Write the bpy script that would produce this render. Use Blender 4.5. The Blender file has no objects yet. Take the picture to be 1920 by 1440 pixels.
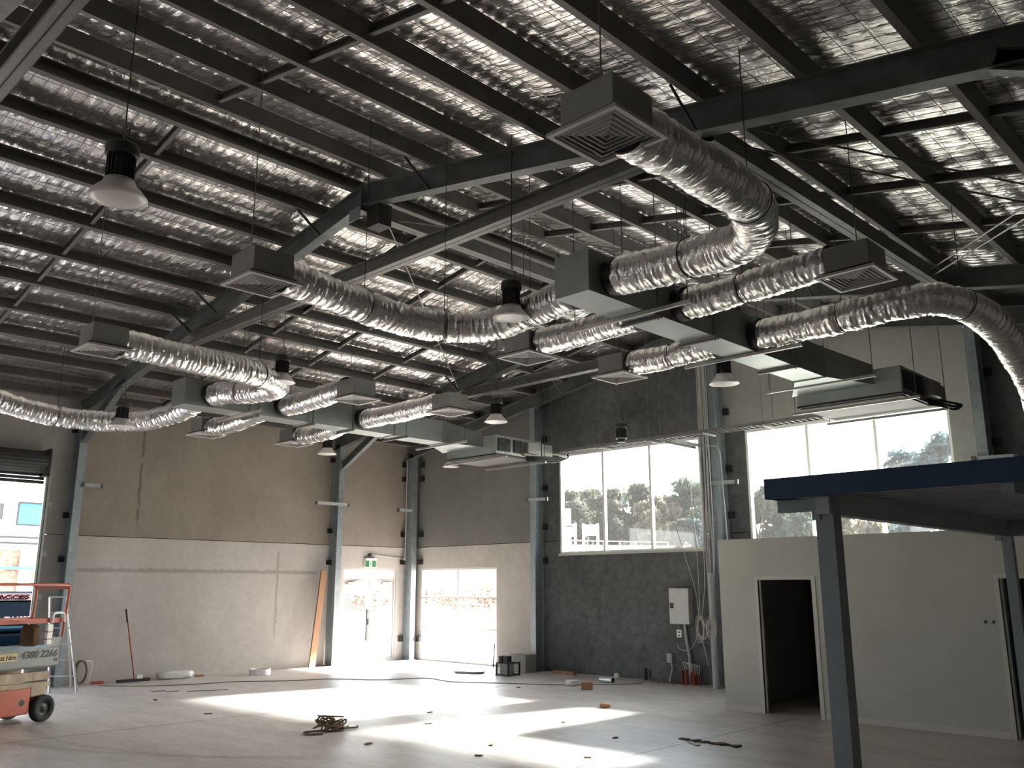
import bpy, math, random
import numpy as np
from mathutils import Vector, Matrix

random.seed(7)
SC = bpy.context.scene
COL = SC.collection
# ------------------------------------------------------------------ camera
cam_d = bpy.data.cameras.new('camera')
cam_d.sensor_fit = 'HORIZONTAL'
cam_d.sensor_width = 36.0
cam_d.lens = 1654.0 / 1920.0 * 36.0
cam_d.clip_end = 400
cam = bpy.data.objects.new('camera', cam_d)
COL.objects.link(cam)
cam.location = (0, 0, 1.95)
YAW, PIT, ROL = math.radians(-44.0395), math.radians(12.8933), math.radians(-0.0833)
_f = Vector((math.sin(YAW) * math.cos(PIT), math.cos(YAW) * math.cos(PIT), math.sin(PIT)))
_r = Vector((math.cos(YAW), -math.sin(YAW), 0))
_u = _r.cross(_f)
_r2 = _r * math.cos(ROL) + _u * math.sin(ROL)
_u2 = -_r * math.sin(ROL) + _u * math.cos(ROL)
cam.rotation_euler = Matrix((_r2, _u2, -_f)).transposed().to_euler()
SC.camera = cam
# ------------------------------------------------------------------ sky, sun, exposure
SUN_DIR = Vector((-0.30, -1.63, -1.0)).normalized()      # direction the light travels
w = bpy.data.worlds.new('sky')
SC.world = w
w.use_nodes = True
nt = w.node_tree
nt.nodes.clear()
sky = nt.nodes.new('ShaderNodeTexSky')
sky.sky_type = 'NISHITA'
sky.sun_disc = False
sky.sun_elevation = math.radians(31)
sky.sun_rotation = math.atan2(-SUN_DIR.x, -SUN_DIR.y)
sky.dust_density = 3.0
sky.air_density = 1.0
hs = nt.nodes.new('ShaderNodeHueSaturation')
hs.inputs['Saturation'].default_value = 0.45
bg = nt.nodes.new('ShaderNodeBackground')
bg.inputs['Strength'].default_value = 0.48
wo = nt.nodes.new('ShaderNodeOutputWorld')
nt.links.new(sky.outputs[0], hs.inputs['Color'])
nt.links.new(hs.outputs[0], bg.inputs[0])
nt.links.new(bg.outputs[0], wo.inputs[0])
sun_d = bpy.data.lights.new('sun', 'SUN')
sun_d.energy = 21.0
sun_d.angle = math.radians(4.0)
sun_d.color = (1.0, 0.93, 0.86)
sun = bpy.data.objects.new('sun', sun_d)
COL.objects.link(sun)
sun.rotation_euler = SUN_DIR.to_track_quat('-Z', 'Y').to_euler()
SC.view_settings.view_transform = 'Standard'
SC.view_settings.look = 'None'
SC.view_settings.gamma = 1
SC.view_settings.use_curve_mapping = False
SC.view_settings.exposure = 2.0
SC.cycles.max_bounces = 10
SC.cycles.diffuse_bounces = 6
SC.cycles.glossy_bounces = 5
SC.cycles.transparent_max_bounces = 16
SC.cycles.caustics_reflective = True
SC.cycles.blur_glossy = 0.5
SC.cycles.sample_clamp_indirect = 6.0
SC.cycles.use_denoising = True


def portal(loc, rot, sx, sy):
    l = bpy.data.lights.new('window_portal', 'AREA')
    l.shape = 'RECTANGLE'
    l.size, l.size_y = sx, sy
    l.cycles.is_portal = True
    o = bpy.data.objects.new('window_portal', l)
    o.location, o.rotation_euler = loc, rot
    COL.objects.link(o)


HP = math.pi / 2
portal((-12.08, 16.3, 3.88), (-HP, 0, 0), 3.9, 2.3)
portal((-7.0, 16.3, 3.88), (-HP, 0, 0), 3.9, 2.3)
portal((-17.7, 16.3, 1.2), (-HP, 0, 0), 2.9, 2.3)
portal((-19.72, 14.77, 1.2), (0, -HP, 0), 2.3, 1.7)
portal((-19.72, 3.9, 2.1), (0, -HP, 0), 4.1, 5.0)

# ------------------------------------------------------------------ helpers
MATS = {}


def mat(name, col=(0.5, 0.5, 0.5), rough=0.6, metal=0.0, var=0.0, vscale=4.0, bump=0.0, bscale=30.0,
        stretch=(1, 1, 1), rvar=0.0, col2=None, spec=0.5):
    """procedural material: colour varied by noise in world space, optional bump"""
    if name in MATS:
        return MATS[name]
    m = bpy.data.materials.new(name)
    m.use_nodes = True
    n = m.node_tree
    b = n.nodes['Principled BSDF']
    b.inputs['Roughness'].default_value = rough
    b.inputs['Metallic'].default_value = metal
    b.inputs['Specular IOR Level'].default_value = spec
    b.inputs['Base Color'].default_value = (*col, 1)
    geo = n.nodes.new('ShaderNodeNewGeometry')
    mp = n.nodes.new('ShaderNodeVectorMath')
    mp.operation = 'MULTIPLY'
    mp.inputs[1].default_value = stretch
    n.links.new(geo.outputs['Position'], mp.inputs[0])
    if var > 0 or col2:
        nz = n.nodes.new('ShaderNodeTexNoise')
        nz.inputs['Scale'].default_value = vscale
        nz.inputs['Detail'].default_value = 6
        nz.inputs['Roughness'].default_value = 0.62
        n.links.new(mp.outputs[0], nz.inputs['Vector'])
        cr = n.nodes.new('ShaderNodeValToRGB')
        cr.color_ramp.elements[0].position = 0.3
        cr.color_ramp.elements[1].position = 0.7
        c2 = col2 or tuple(min(1, c * (1 + var)) for c in col)
        c1 = col if col2 else tuple(c * (1 - var) for c in col)
        cr.color_ramp.elements[0].color = (*c1, 1)
        cr.color_ramp.elements[1].color = (*c2, 1)
        n.links.new(nz.outputs['Fac'], cr.inputs[0])
        n.links.new(cr.outputs[0], b.inputs['Base Color'])
        if rvar > 0:
            mr = n.nodes.new('ShaderNodeMapRange')
            mr.inputs['From Min'].default_value = 0.3
            mr.inputs['From Max'].default_value = 0.7
            mr.inputs['To Min'].default_value = rough - rvar
            mr.inputs['To Max'].default_value = rough + rvar
            n.links.new(nz.outputs['Fac'], mr.inputs['Value'])
            n.links.new(mr.outputs[0], b.inputs['Roughness'])
    if bump > 0:
        nb = n.nodes.new('ShaderNodeTexNoise')
        nb.inputs['Scale'].default_value = bscale
        nb.inputs['Detail'].default_value = 4
        n.links.new(mp.outputs[0], nb.inputs['Vector'])
        bp = n.nodes.new('ShaderNodeBump')
        bp.inputs['Strength'].default_value = bump
        bp.inputs['Distance'].default_value = 0.02
        n.links.new(nb.outputs['Fac'], bp.inputs['Height'])
        n.links.new(bp.outputs[0], b.inputs['Normal'])
    MATS[name] = m
    return m


ORIG = {}


class MB:
    def __init__(s):
        s.v, s.f = [], []

    def add(s, vs, fs):
        o = len(s.v)
        s.v += [tuple(p) for p in vs]
        s.f += [tuple(i + o for i in q) for q in fs]
        return s

    def box(s, x0, x1, y0, y1, z0, z1):
        vs = [(x, y, z) for z in (z0, z1) for y in (y0, y1) for x in (x0, x1)]
        return s.add(vs, [(0, 2, 3, 1), (4, 5, 7, 6), (0, 1, 5, 4), (2, 6, 7, 3), (0, 4, 6, 2), (1, 3, 7, 5)])

    def bar(s, p0, p1, wd, ht, up=(0, 0, 1), c=(0, 0)):
        """rectangular bar from p0 to p1; wd across, ht along up; c shifts the section"""
        p0, p1, up = Vector(p0), Vector(p1), Vector(up)
        d = (p1 - p0).normalized()
        a = d.cross(up).normalized()
        u = a.cross(d).normalized()
        sh = a * c[0] + u * c[1]
        vs = []
        for p in (p0, p1):
            for i, j in ((-1, -1), (1, -1), (1, 1), (-1, 1)):
                vs.append(p + sh + a * (i * wd / 2) + u * (j * ht / 2))
        return s.add(vs, [(0, 1, 2, 3), (7, 6, 5, 4), (0, 4, 5, 1), (1, 5, 6, 2), (2, 6, 7, 3), (3, 7, 4, 0)])

    def ibeam(s, p0, p1, d, wd, up=(0, 0, 1), tf=0.014, tw=0.008):
        """I section whose BOTTOM edge line runs p0-p1"""
        s.bar(p0, p1, wd, tf, up, (0, tf / 2))
        s.bar(p0, p1, wd, tf, up, (0, d - tf / 2))
        return s.bar(p0, p1, tw, d - 2 * tf, up, (0, d / 2))

    def csec(s, p0, p1, d, wd, up=(0, 0, 1), t=0.004, lip=0.02, side=1):
        """C section, bottom edge along p0-p1, web on one side"""
        s.bar(p0, p1, t, d, up, (-side * wd / 2, d / 2))
        s.bar(p0, p1, wd, t, up, (0, t / 2))
        s.bar(p0, p1, wd, t, up, (0, d - t / 2))
        s.bar(p0, p1, t, lip, up, (side * wd / 2, lip / 2))
        return s.bar(p0, p1, t, lip, up, (side * wd / 2, d - lip / 2))

    def tube(s, pts, r, n=8, closed=False):
        pts = [Vector(p) for p in pts]
        rr = r if isinstance(r, (list, tuple)) else [r] * len(pts)
        k = len(pts)
        vs = []
        pa = None
        for i, p in enumerate(pts):
            if closed:
                d = (pts[(i + 1) % k] - pts[i - 1]).normalized()
            else:
                d = (pts[min(i + 1, k - 1)] - pts[max(i - 1, 0)]).normalized()
            ref = pa if pa is not None else (Vector((0, 0, 1)) if abs(d.z) < 0.9 else Vector((1, 0, 0)))
            a = (ref - d * ref.dot(d))
            if a.length < 1e-5:
                a = d.orthogonal()
            a.normalize()
            pa = a
            b = d.cross(a)
            for j in range(n):
                t = 2 * math.pi * j / n
                vs.append(p + (a * math.cos(t) + b * math.sin(t)) * rr[i])
        fs = []
        for i in range(k if closed else k - 1):
            i2 = (i + 1) % k
            for j in range(n):
                j2 = (j + 1) % n
                fs.append((i * n + j, i * n + j2, i2 * n + j2, i2 * n + j))
        if not closed:
            fs.append(tuple(range(n - 1, -1, -1)))
            fs.append(tuple((k - 1) * n + j for j in range(n)))
        return s.add(vs, fs)

    def lathe(s, prof, n=24, c=(0, 0, 0), axis='z', closed=False):
        vs = []
        for r, h in prof:
            for j in range(n):
                t = 2 * math.pi * j / n
                a, b = r * math.cos(t), r * math.sin(t)
                q = {'z': (a, b, h), 'x': (h, a, b), 'y': (a, h, b)}[axis]
                vs.append((q[0] + c[0], q[1] + c[1], q[2] + c[2]))
        fs = []
        k = len(prof)
        for i in range(k if closed else k - 1):
            i2 = (i + 1) % k
            for j in range(n):
                j2 = (j + 1) % n
                fs.append((i * n + j, i * n + j2, i2 * n + j2, i2 * n + j))
        if not closed:
            if prof[0][0] > 1e-4:
                fs.append(tuple(range(n - 1, -1, -1)))
            if prof[-1][0] > 1e-4:
                fs.append(tuple((k - 1) * n + j for j in range(n)))
        return s.add(vs, fs)

    def prism(s, poly, axis, a0, a1):
        """polygon (2d) extruded along axis"""
        k = len(poly)
        vs = []
        for a in (a0, a1):
            for p, q in poly:
                vs.append({'x': (a, p, q), 'y': (p, a, q), 'z': (p, q, a)}[axis])
        fs = [tuple(range(k)), tuple(range(2 * k - 1, k - 1, -1))]
        for i in range(k):
            j = (i + 1) % k
            fs.append((i, i + k, j + k, j))
        return s.add(vs, fs)

    def frame(s, x0, x1, z0, z1, y0, y1, t, plane='y'):
        """rectangular ring in the plane (x,z) with depth y0..y1; plane 'x' swaps x and y, 'z' puts it flat"""
        for a0, a1, b0, b1 in ((x0, x1, z0, z0 + t), (x0, x1, z1 - t, z1), (x0, x0 + t, z0 + t, z1 - t), (x1 - t, x1, z0 + t, z1 - t)):
            if plane == 'y':
                s.box(a0, a1, y0, y1, b0, b1)
            elif plane == 'x':
                s.box(y0, y1, a0, a1, b0, b1)
            else:
                s.box(a0, a1, b0, b1, y0, y1)
        return s

    def mesh(s, name, m=None, smooth=False, off=(0, 0, 0)):
        me = bpy.data.meshes.new(name)
        ox, oy, oz = off
        me.from_pydata([(x - ox, y - oy, z - oz) for x, y, z in s.v], [], s.f)
        me.validate()
        if m:
            me.materials.append(m)
        if smooth:
            me.polygons.foreach_set('use_smooth', [True] * len(me.polygons))
        me.update()
        return me

    def build(s, name, m=None, parent=None, smooth=False, bevel=0.0):
        o_ = ORIG.get(parent.name, (0, 0, 0)) if parent else (0, 0, 0)
        o = bpy.data.objects.new(name, s.mesh(name, m, smooth, o_))
        COL.objects.link(o)
        if parent:
            o.parent = parent
            ORIG[o.name] = o_
        if smooth:
            try:
                o.data.set_sharp_from_angle(angle=math.radians(42))
            except Exception:
                pass
        if bevel > 0:
            bv = o.modifiers.new('edge', 'BEVEL')
            bv.width = bevel
            bv.segments = 2
            bv.limit_method = 'ANGLE'
        return o


def tag(o, label=None, cat=None, group=None, kind=None):
    for k, v_ in (('label', label), ('category', cat), ('group', group), ('kind', kind)):
        if v_:
            o[k] = v_
    return o


def thing(name, label, cat, loc=(0, 0, 0), group=None, rz=0.0):
    o = bpy.data.objects.new(name, None)
    o.empty_display_size = 0.1
    o.location = loc
    o.rotation_euler = (0, 0, rz)
    COL.objects.link(o)
    ORIG[o.name] = tuple(loc) if rz == 0 else (0, 0, 0)
    return tag(o, label, cat, group)


def inst(name, mesh, parent=None, loc=(0, 0, 0), rot=(0, 0, 0)):
    o = bpy.data.objects.new(name, mesh)
    o.location, o.rotation_euler = loc, rot
    COL.objects.link(o)
    if parent:
        o.parent = parent
    return o


def text(name, body, m, loc, rot, size, parent=None, shear=0.0, bold=0.0, ext=0.002, align='LEFT', sx=1.0):
    c = bpy.data.curves.new(name, 'FONT')
    c.body = body
    c.size = size
    c.shear = shear
    c.offset = bold
    c.extrude = ext
    c.align_x = align
    tmp = bpy.data.objects.new('tmp', c)
    COL.objects.link(tmp)
    dg = bpy.context.evaluated_depsgraph_get()
    me = bpy.data.meshes.new_from_object(tmp.evaluated_get(dg))
    bpy.data.objects.remove(tmp)
    me.materials.clear()
    me.materials.append(m)
    o = inst(name, me, parent, loc, rot)
    o.scale = (sx, 1, 1)
    return o


def bez(pts, n=16):
    """Catmull-Rom through the points"""
    P = [Vector(p) for p in pts]
    P = [P[0] * 2 - P[1]] + P + [P[-1] * 2 - P[-2]]
    out = []
    for i in range(1, len(P) - 2):
        a, b, c, d = P[i - 1:i + 3]
        for k in range(n):
            t = k / n
            out.append(0.5 * ((2 * b) + (c - a) * t + (2 * a - 5 * b + 4 * c - d) * t * t + (3 * b - a - 3 * c + d) * t ** 3))
    out.append(P[-2])
    return out


def grid_mesh(name, co, q, m):
    """smooth quad mesh from numpy arrays"""
    me = bpy.data.meshes.new(name)
    me.vertices.add(len(co))
    me.vertices.foreach_set('co', co.astype(np.float32).ravel())
    me.loops.add(len(q) * 4)
    me.loops.foreach_set('vertex_index', q.astype(np.int32).ravel())
    me.polygons.add(len(q))
    me.polygons.foreach_set('loop_start', np.arange(0, len(q) * 4, 4, dtype=np.int32))
    me.polygons.foreach_set('loop_total', np.full(len(q), 4, np.int32))
    me.polygons.foreach_set('use_smooth', np.ones(len(q), bool))
    me.update(calc_edges=True)
    me.materials.append(m)
    return me


# ------------------------------------------------------------------ materials
def node_math(n, op, a, b=None, clamp=False):
    q = n.nodes.new('ShaderNodeMath')
    q.operation = op
    q.use_clamp = clamp
    for i, x in enumerate((a, b)):
        if x is None:
            continue
        if isinstance(x, (int, float)):
            q.inputs[i].default_value = x
        else:
            n.links.new(x, q.inputs[i])
    return q.outputs[0]


def concrete(name, ca, cb, stains=False, bump=0.15, mott=0.2):
    m = mat(name, ca, 0.85, 0, col2=cb, vscale=0.55, stretch=(1, 1, 0.7), bump=bump, bscale=60, spec=0.25)
    n = m.node_tree
    b = n.nodes['Principled BSDF']
    src = b.inputs['Base Color'].links[0].from_socket
    geo = next(x for x in n.nodes if x.type == 'NEW_GEOMETRY')
    fine = n.nodes.new('ShaderNodeTexNoise')
    fine.inputs['Scale'].default_value = 7
    fine.inputs['Detail'].default_value = 8
    fine.inputs['Roughness'].default_value = 0.7
    n.links.new(geo.outputs['Position'], fine.inputs['Vector'])
    mx = n.nodes.new('ShaderNodeMix')
    mx.data_type = 'RGBA'
    mx.blend_type = 'OVERLAY'
    mx.inputs['Factor'].default_value = mott
    n.links.new(src, mx.inputs['A'])
    n.links.new(fine.outputs['Fac'], mx.inputs['B'])
    out = mx.outputs['Result']
    if stains:
        sp = n.nodes.new('ShaderNodeSeparateXYZ')
        n.links.new(geo.outputs['Position'], sp.inputs[0])
        wob = node_math(n, 'MULTIPLY', node_math(n, 'SUBTRACT', fine.outputs['Fac'], 0.5), 0.14)

        def line(coord, at, half):
            d = node_math(n, 'ABSOLUTE', node_math(n, 'ADD', node_math(n, 'SUBTRACT', coord, at), wob))
            return node_math(n, 'MULTIPLY', node_math(n, 'SUBTRACT', half, d), 40, True)

        def rng(coord, lo, hi):
            a = node_math(n, 'MULTIPLY', node_math(n, 'SUBTRACT', coord, lo), 6, True)
            c = node_math(n, 'MULTIPLY', node_math(n, 'SUBTRACT', hi, coord), 6, True)
            return node_math(n, 'MULTIPLY', a, c)
        Yc, Zc = sp.outputs['Y'], sp.outputs['Z']
        s1 = node_math(n, 'MULTIPLY', line(Zc, 2.29, 0.055), rng(Yc, 7.1, 13.2))
        s2 = node_math(n, 'MULTIPLY', line(Yc, 11.95, 0.04), rng(Zc, 0.7, 2.85))
        blot = n.nodes.new('ShaderNodeTexNoise')
        blot.inputs['Scale'].default_value = 3.3
        n.links.new(geo.outputs['Position'], blot.inputs['Vector'])
        gap = node_math(n, 'MULTIPLY', node_math(n, 'SUBTRACT', blot.outputs['Fac'], 0.43), 14, True)
        s3 = node_math(n, 'MULTIPLY', node_math(n, 'MULTIPLY', line(Yc, 8.36, 0.045), rng(Zc, 3.2, 5.7)), gap)
        s = node_math(n, 'MAXIMUM', node_math(n, 'MULTIPLY', node_math(n, 'MAXIMUM', s1, s2), 0.35), node_math(n, 'MULTIPLY', s3, 0.65))
        mx2 = n.nodes.new('ShaderNodeMix')
        mx2.data_type = 'RGBA'
        n.links.new(s, mx2.inputs['Factor'])
        n.links.new(out, mx2.inputs['A'])
        mx2.inputs['B'].default_value = (0.10, 0.082, 0.065, 1)
        out = mx2.outputs['Result']
    n.links.new(out, b.inputs['Base Color'])
    return m


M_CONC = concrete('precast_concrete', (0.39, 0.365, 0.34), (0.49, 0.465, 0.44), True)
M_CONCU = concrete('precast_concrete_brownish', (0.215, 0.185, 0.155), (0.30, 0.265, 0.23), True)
M_CONC2 = concrete('precast_concrete_grey', (0.30, 0.285, 0.26), (0.40, 0.385, 0.36))
M_CONC3 = concrete('precast_concrete_darker', (0.12, 0.12, 0.112), (0.165, 0.163, 0.152))
M_DARK = concrete('charcoal_render', (0.065, 0.069, 0.072), (0.15, 0.154, 0.155), bump=0.5, mott=0.75)
M_BROWN = concrete('brown_grey_panel', (0.27, 0.262, 0.245), (0.33, 0.322, 0.305))
M_FLOOR = mat('concrete_floor', (0.43, 0.393, 0.368), 0.38, 0, col2=(0.60, 0.56, 0.535), vscale=0.5, bump=0.08, bscale=25, stretch=(0.8, 1.6, 1), rvar=0.04, spec=0.8)


def floor_detail():
    """dust streaks, fine speckle and two faint tyre arcs on the slab"""
    n = M_FLOOR.node_tree
    b = n.nodes['Principled BSDF']
    src = b.inputs['Base Color'].links[0].from_socket
    geo = next(x for x in n.nodes if x.type == 'NEW_GEOMETRY')
    out = src
    for sc, st, fac in ((1.6, (0.5, 1.5, 1), 0.9), (7.0, (0.6, 1.8, 1), 0.8), (40.0, (1, 1, 1), 0.5)):
        vm = n.nodes.new('ShaderNodeVectorMath')
        vm.operation = 'MULTIPLY'
        vm.inputs[1].default_value = st
        n.links.new(geo.outputs['Position'], vm.inputs[0])
        nz = n.nodes.new('ShaderNodeTexNoise')
        nz.inputs['Scale'].default_value = sc
        nz.inputs['Detail'].default_value = 7
        nz.inputs['Roughness'].default_value = 0.68
        n.links.new(vm.outputs[0], nz.inputs['Vector'])
        mx = n.nodes.new('ShaderNodeMix')
        mx.data_type = 'RGBA'
        mx.blend_type = 'SOFT_LIGHT'
        mx.inputs['Factor'].default_value = fac
        n.links.new(out, mx.inputs['A'])
        n.links.new(nz.outputs['Fac'], mx.inputs['B'])
        out = mx.outputs['Result']
        last = nz
    for cx, cy, r_ in (TYRES):
        d = n.nodes.new('ShaderNodeVectorMath')
        d.operation = 'DISTANCE'
        d.inputs[1].default_value = (cx, cy, 0)
        n.links.new(geo.outputs['Position'], d.inputs[0])
        q = node_math(n, 'ABSOLUTE', node_math(n, 'SUBTRACT', d.outputs['Value'], r_))
        k = node_math(n, 'MULTIPLY', node_math(n, 'SUBTRACT', 0.11, q), 12, True)
        k = node_math(n, 'MULTIPLY', k, node_math(n, 'MULTIPLY', last.outputs['Fac'], 0.55))
        sy = n.nodes.new('ShaderNodeSeparateXYZ')
        n.links.new(geo.outputs['Position'], sy.inputs[0])
        k = node_math(n, 'MULTIPLY', k, node_math(n, 'SUBTRACT', 7.0, sy.outputs['Y'], True))
        mx = n.nodes.new('ShaderNodeMix')
        mx.data_type = 'RGBA'
        n.links.new(k, mx.inputs['Factor'])
        n.links.new(out, mx.inputs['A'])
        mx.inputs['B'].default_value = (0.13, 0.115, 0.10, 1)
        out = mx.outputs['Result']
    n.links.new(out, b.inputs['Base Color'])


TYRES = [(-13.1, 10.0, 5.34), (-14.2, 10.4, 6.3)]
floor_detail()
M_GALV = mat('galvanised_steel', (0.42, 0.44, 0.43), 0.48, 0.75, var=0.18, vscale=9, bump=0.04, bscale=60)
M_GALVC = mat('galvanised_column', (0.30, 0.34, 0.355), 0.45, 0.55, var=0.15, vscale=7)
M_PURL = mat('purlin_steel', (0.15, 0.145, 0.135), 0.55, 0.3, var=0.15, vscale=5)
M_COLL = mat('channel_steel', (0.16, 0.16, 0.15), 0.5, 0.4, var=0.2, vscale=5)
M_RAFT = mat('rafter_steel', (0.115, 0.125, 0.122), 0.48, 0.45, var=0.25, vscale=5, bump=0.05, bscale=70)
M_TRAY = mat('cable_tray_steel', (0.2, 0.2, 0.195), 0.45, 0.5, var=0.15)
M_RAIL = mat('hanger_rail_steel', (0.40, 0.39, 0.37), 0.42, 0.6, var=0.1)
M_DUCT = mat('duct_sheet_steel', (0.33, 0.36, 0.35), 0.42, 0.75, var=0.12, vscale=2.5)
M_DUCTD = mat('plenum_sheet_steel', (0.29, 0.29, 0.275), 0.5, 0.6, var=0.1, vscale=3)
M_BLACKM = mat('black_metal', (0.018, 0.019, 0.02), 0.5, 0.3, var=0.2)
M_ROD = mat('threaded_rod', (0.16, 0.16, 0.155), 0.45, 0.7, var=0.15, vscale=20)
M_WHITE = mat('white_aluminium', (0.78, 0.77, 0.75), 0.45, 0, var=0.04)
M_FRAME = mat('backlit_white_frame', (0.46, 0.45, 0.44), 0.5, 0, var=0.04)  # white frames greyed: their backlit shade is put into the colour
M_LOUV = mat('diffuser_paint', (0.42, 0.41, 0.395), 0.5, 0, var=0.05)
M_SHADE = mat('spun_aluminium_shade', (0.66, 0.645, 0.62), 0.42, 0.25, var=0.05)
M_SINK = mat('heat_sink', (0.05, 0.05, 0.05), 0.5, 0.4, var=0.2)
M_PLAST = mat('plasterboard', (0.44, 0.44, 0.40), 0.9, 0, var=0.06, vscale=1.3, bump=0.03, bscale=90, spec=0.2)
M_TRIM = mat('primed_trim', (0.50, 0.50, 0.46), 0.7, 0, var=0.05)
M_NAVY = mat('navy_fascia', (0.014, 0.040, 0.085), 0.55, 0, var=0.2, vscale=2, spec=0.3)
M_POST = mat('grey_painted_post', (0.21, 0.235, 0.25), 0.6, 0, var=0.08)
M_BEAM = mat('lit_grey_beam', (0.30, 0.325, 0.335), 0.6, 0, var=0.08)  # post grey made lighter: light from the side is put into the colour
M_ROOFU = mat('canopy_underside', (0.30, 0.32, 0.335), 0.7, 0.1, var=0.15, vscale=3)
M_ORANGE = mat('orange_red_paint', (0.42, 0.075, 0.03), 0.45, 0.0, var=0.15)
M_BEIGE = mat('beige_paint_worn', (0.36, 0.27, 0.18), 0.6, 0, var=0.3, vscale=7)
M_GREYP = mat('grey_paint', (0.25, 0.255, 0.24), 0.6, 0, var=0.1)
M_RUBBER = mat('rubber', (0.03, 0.03, 0.03), 0.85, 0, var=0.25)
M_ALU = mat('ladder_aluminium', (0.6, 0.61, 0.61), 0.35, 0.7, var=0.1)
M_TIMBER = mat('timber', (0.26, 0.135, 0.07), 0.7, 0, col2=(0.36, 0.2, 0.11), vscale=6, stretch=(1, 1, 0.15))
M_BROWN_B = mat('brown_cloth', (0.10, 0.05, 0.022), 0.9, 0, var=0.3)
M_CABLE = mat('pale_cable', (0.50, 0.48, 0.43), 0.6, 0, var=0.1)
M_PVC = mat('grey_pvc', (0.34, 0.36, 0.36), 0.5, 0, var=0.08)
M_RED = mat('red_dust', (0.22, 0.03, 0.015), 0.95, 0, var=0.3, vscale=12)
M_BOXW = mat('switchboard_enamel', (0.50, 0.50, 0.47), 0.4, 0, var=0.03)
M_BLACK = mat('black_plastic', (0.012, 0.012, 0.013), 0.5, 0, var=0.2)
M_GREEN = mat('exit_green', (0.02, 0.20, 0.075), 0.4, 0, var=0.05)
M_REDP = mat('red_pole', (0.33, 0.035, 0.025), 0.5, 0, var=0.1)
M_BAG = mat('clear_plastic_wrap', (0.62, 0.62, 0.60), 0.25, 0, var=0.12, vscale=20, bump=0.6, bscale=25)
M_HOSE = mat('brown_hose', (0.16, 0.105, 0.055), 0.6, 0, var=0.3, vscale=25)
M_PAPER = mat('cardboard_scrap', (0.33, 0.19, 0.10), 0.9, 0, var=0.25, vscale=15)
M_TEXT = mat('black_lettering', (0.012, 0.012, 0.015), 0.6)
M_TEXTM = mat('shaded_maroon_lettering', (0.005, 0.0006, 0.0015), 0.9, spec=0.0)  # print on the ute strip, darkened by shade put into its colour
M_TEXTP = mat('pale_red_lettering', (0.05, 0.025, 0.027), 0.6)
M_YEL = mat('cream_sticker', (0.62, 0.47, 0.23), 0.6)
M_PINKW = mat('shaded_sign_strip', (0.055, 0.042, 0.046), 0.9, spec=0.0)  # pale strip darkened: the shade over the ute is put into the colour
M_NAVYC = mat('shaded_navy_paint', (0.003, 0.006, 0.010), 0.8, 0.0, spec=0.02)  # navy body, with the car's shade painted into the colour
M_NAVYB = mat('shaded_bonnet_paint', (0.0015, 0.007, 0.014), 0.8, 0.0, spec=0.02)  # bonnet blue darkened, shade is part of the colour
M_CARGL = mat('shaded_car_glass', (0.002, 0.003, 0.005), 0.8, 0, spec=0.0)  # windscreen blackened, shade painted into the colour


def foil(name, col, rough, sx, sy, strength, dist, use_obj=False):
    m = bpy.data.materials.new(name)
    m.use_nodes = True
    n = m.node_tree
    b = n.nodes['Principled BSDF']
    b.inputs['Base Color'].default_value = (*col, 1)
    b.inputs['Metallic'].default_value = 0.92
    b.inputs['Roughness'].default_value = rough
    geo = n.nodes.new('ShaderNodeNewGeometry')
    mp = n.nodes.new('ShaderNodeVectorMath')
    mp.operation = 'MULTIPLY'
    mp.inputs[1].default_value = (sx, sy, sx)
    n.links.new(geo.outputs['Position'], mp.inputs[0])
    a = n.nodes.new('ShaderNodeTexNoise')
    a.inputs['Scale'].default_value = 1.0
    a.inputs['Detail'].default_value = 5
    a.inputs['Roughness'].default_value = 0.55
    a.inputs['Distortion'].default_value = 0.6
    n.links.new(mp.outputs[0], a.inputs['Vector'])
    v = n.nodes.new('ShaderNodeTexVoronoi')
    v.inputs['Scale'].default_value = 0.9
    n.links.new(mp.outputs[0], v.inputs['Vector'])
    h = node_math(n, 'ADD', a.outputs['Fac'], node_math(n, 'MULTIPLY', v.outputs['Distance'], 0.5))
    bp = n.nodes.new('ShaderNodeBump')
    bp.inputs['Strength'].default_value = strength
    bp.inputs['Distance'].default_value = dist
    n.links.new(h, bp.inputs['Height'])
    n.links.new(bp.outputs[0], b.inputs['Normal'])
    return m


M_FOIL = foil('foil_insulation', (0.95, 0.925, 0.895), 0.25, 6.0, 13.0, 0.62, 0.03)
M_FLEX = foil('flexible_duct_foil', (0.78, 0.77, 0.75), 0.2, 30.0, 30.0, 0.4, 0.015)


def glass(name, tint=(0.96, 0.97, 0.97), refl=0.05, dust=0.005):
    m = bpy.data.materials.new(name)
    m.use_nodes = True
    n = m.node_tree
    n.nodes.clear()
    t = n.nodes.new('ShaderNodeBsdfTransparent')
    t.inputs[0].default_value = (*tint, 1)
    g = n.nodes.new('ShaderNodeBsdfGlossy')
    g.inputs['Roughness'].default_value = 0.03
    d = n.nodes.new('ShaderNodeBsdfTranslucent')
    d.inputs[0].default_value = (0.8, 0.8, 0.8, 1)
    m1 = n.nodes.new('ShaderNodeMixShader')
    m2 = n.nodes.new('ShaderNodeMixShader')
    o = n.nodes.new('ShaderNodeOutputMaterial')
    m1.inputs[0].default_value = refl
    n.links.new(t.outputs[0], m1.inputs[1])
    n.links.new(g.outputs[0], m1.inputs[2])
    m2.inputs[0].default_value = dust
    n.links.new(m1.outputs[0], m2.inputs[1])
    n.links.new(d.outputs[0], m2.inputs[2])
    n.links.new(m2.outputs[0], o.inputs[0])
    return m


M_GLASS = glass('window_glass')
M_GLASST = glass('tinted_window_glass', (0.74, 0.77, 0.77))

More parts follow.
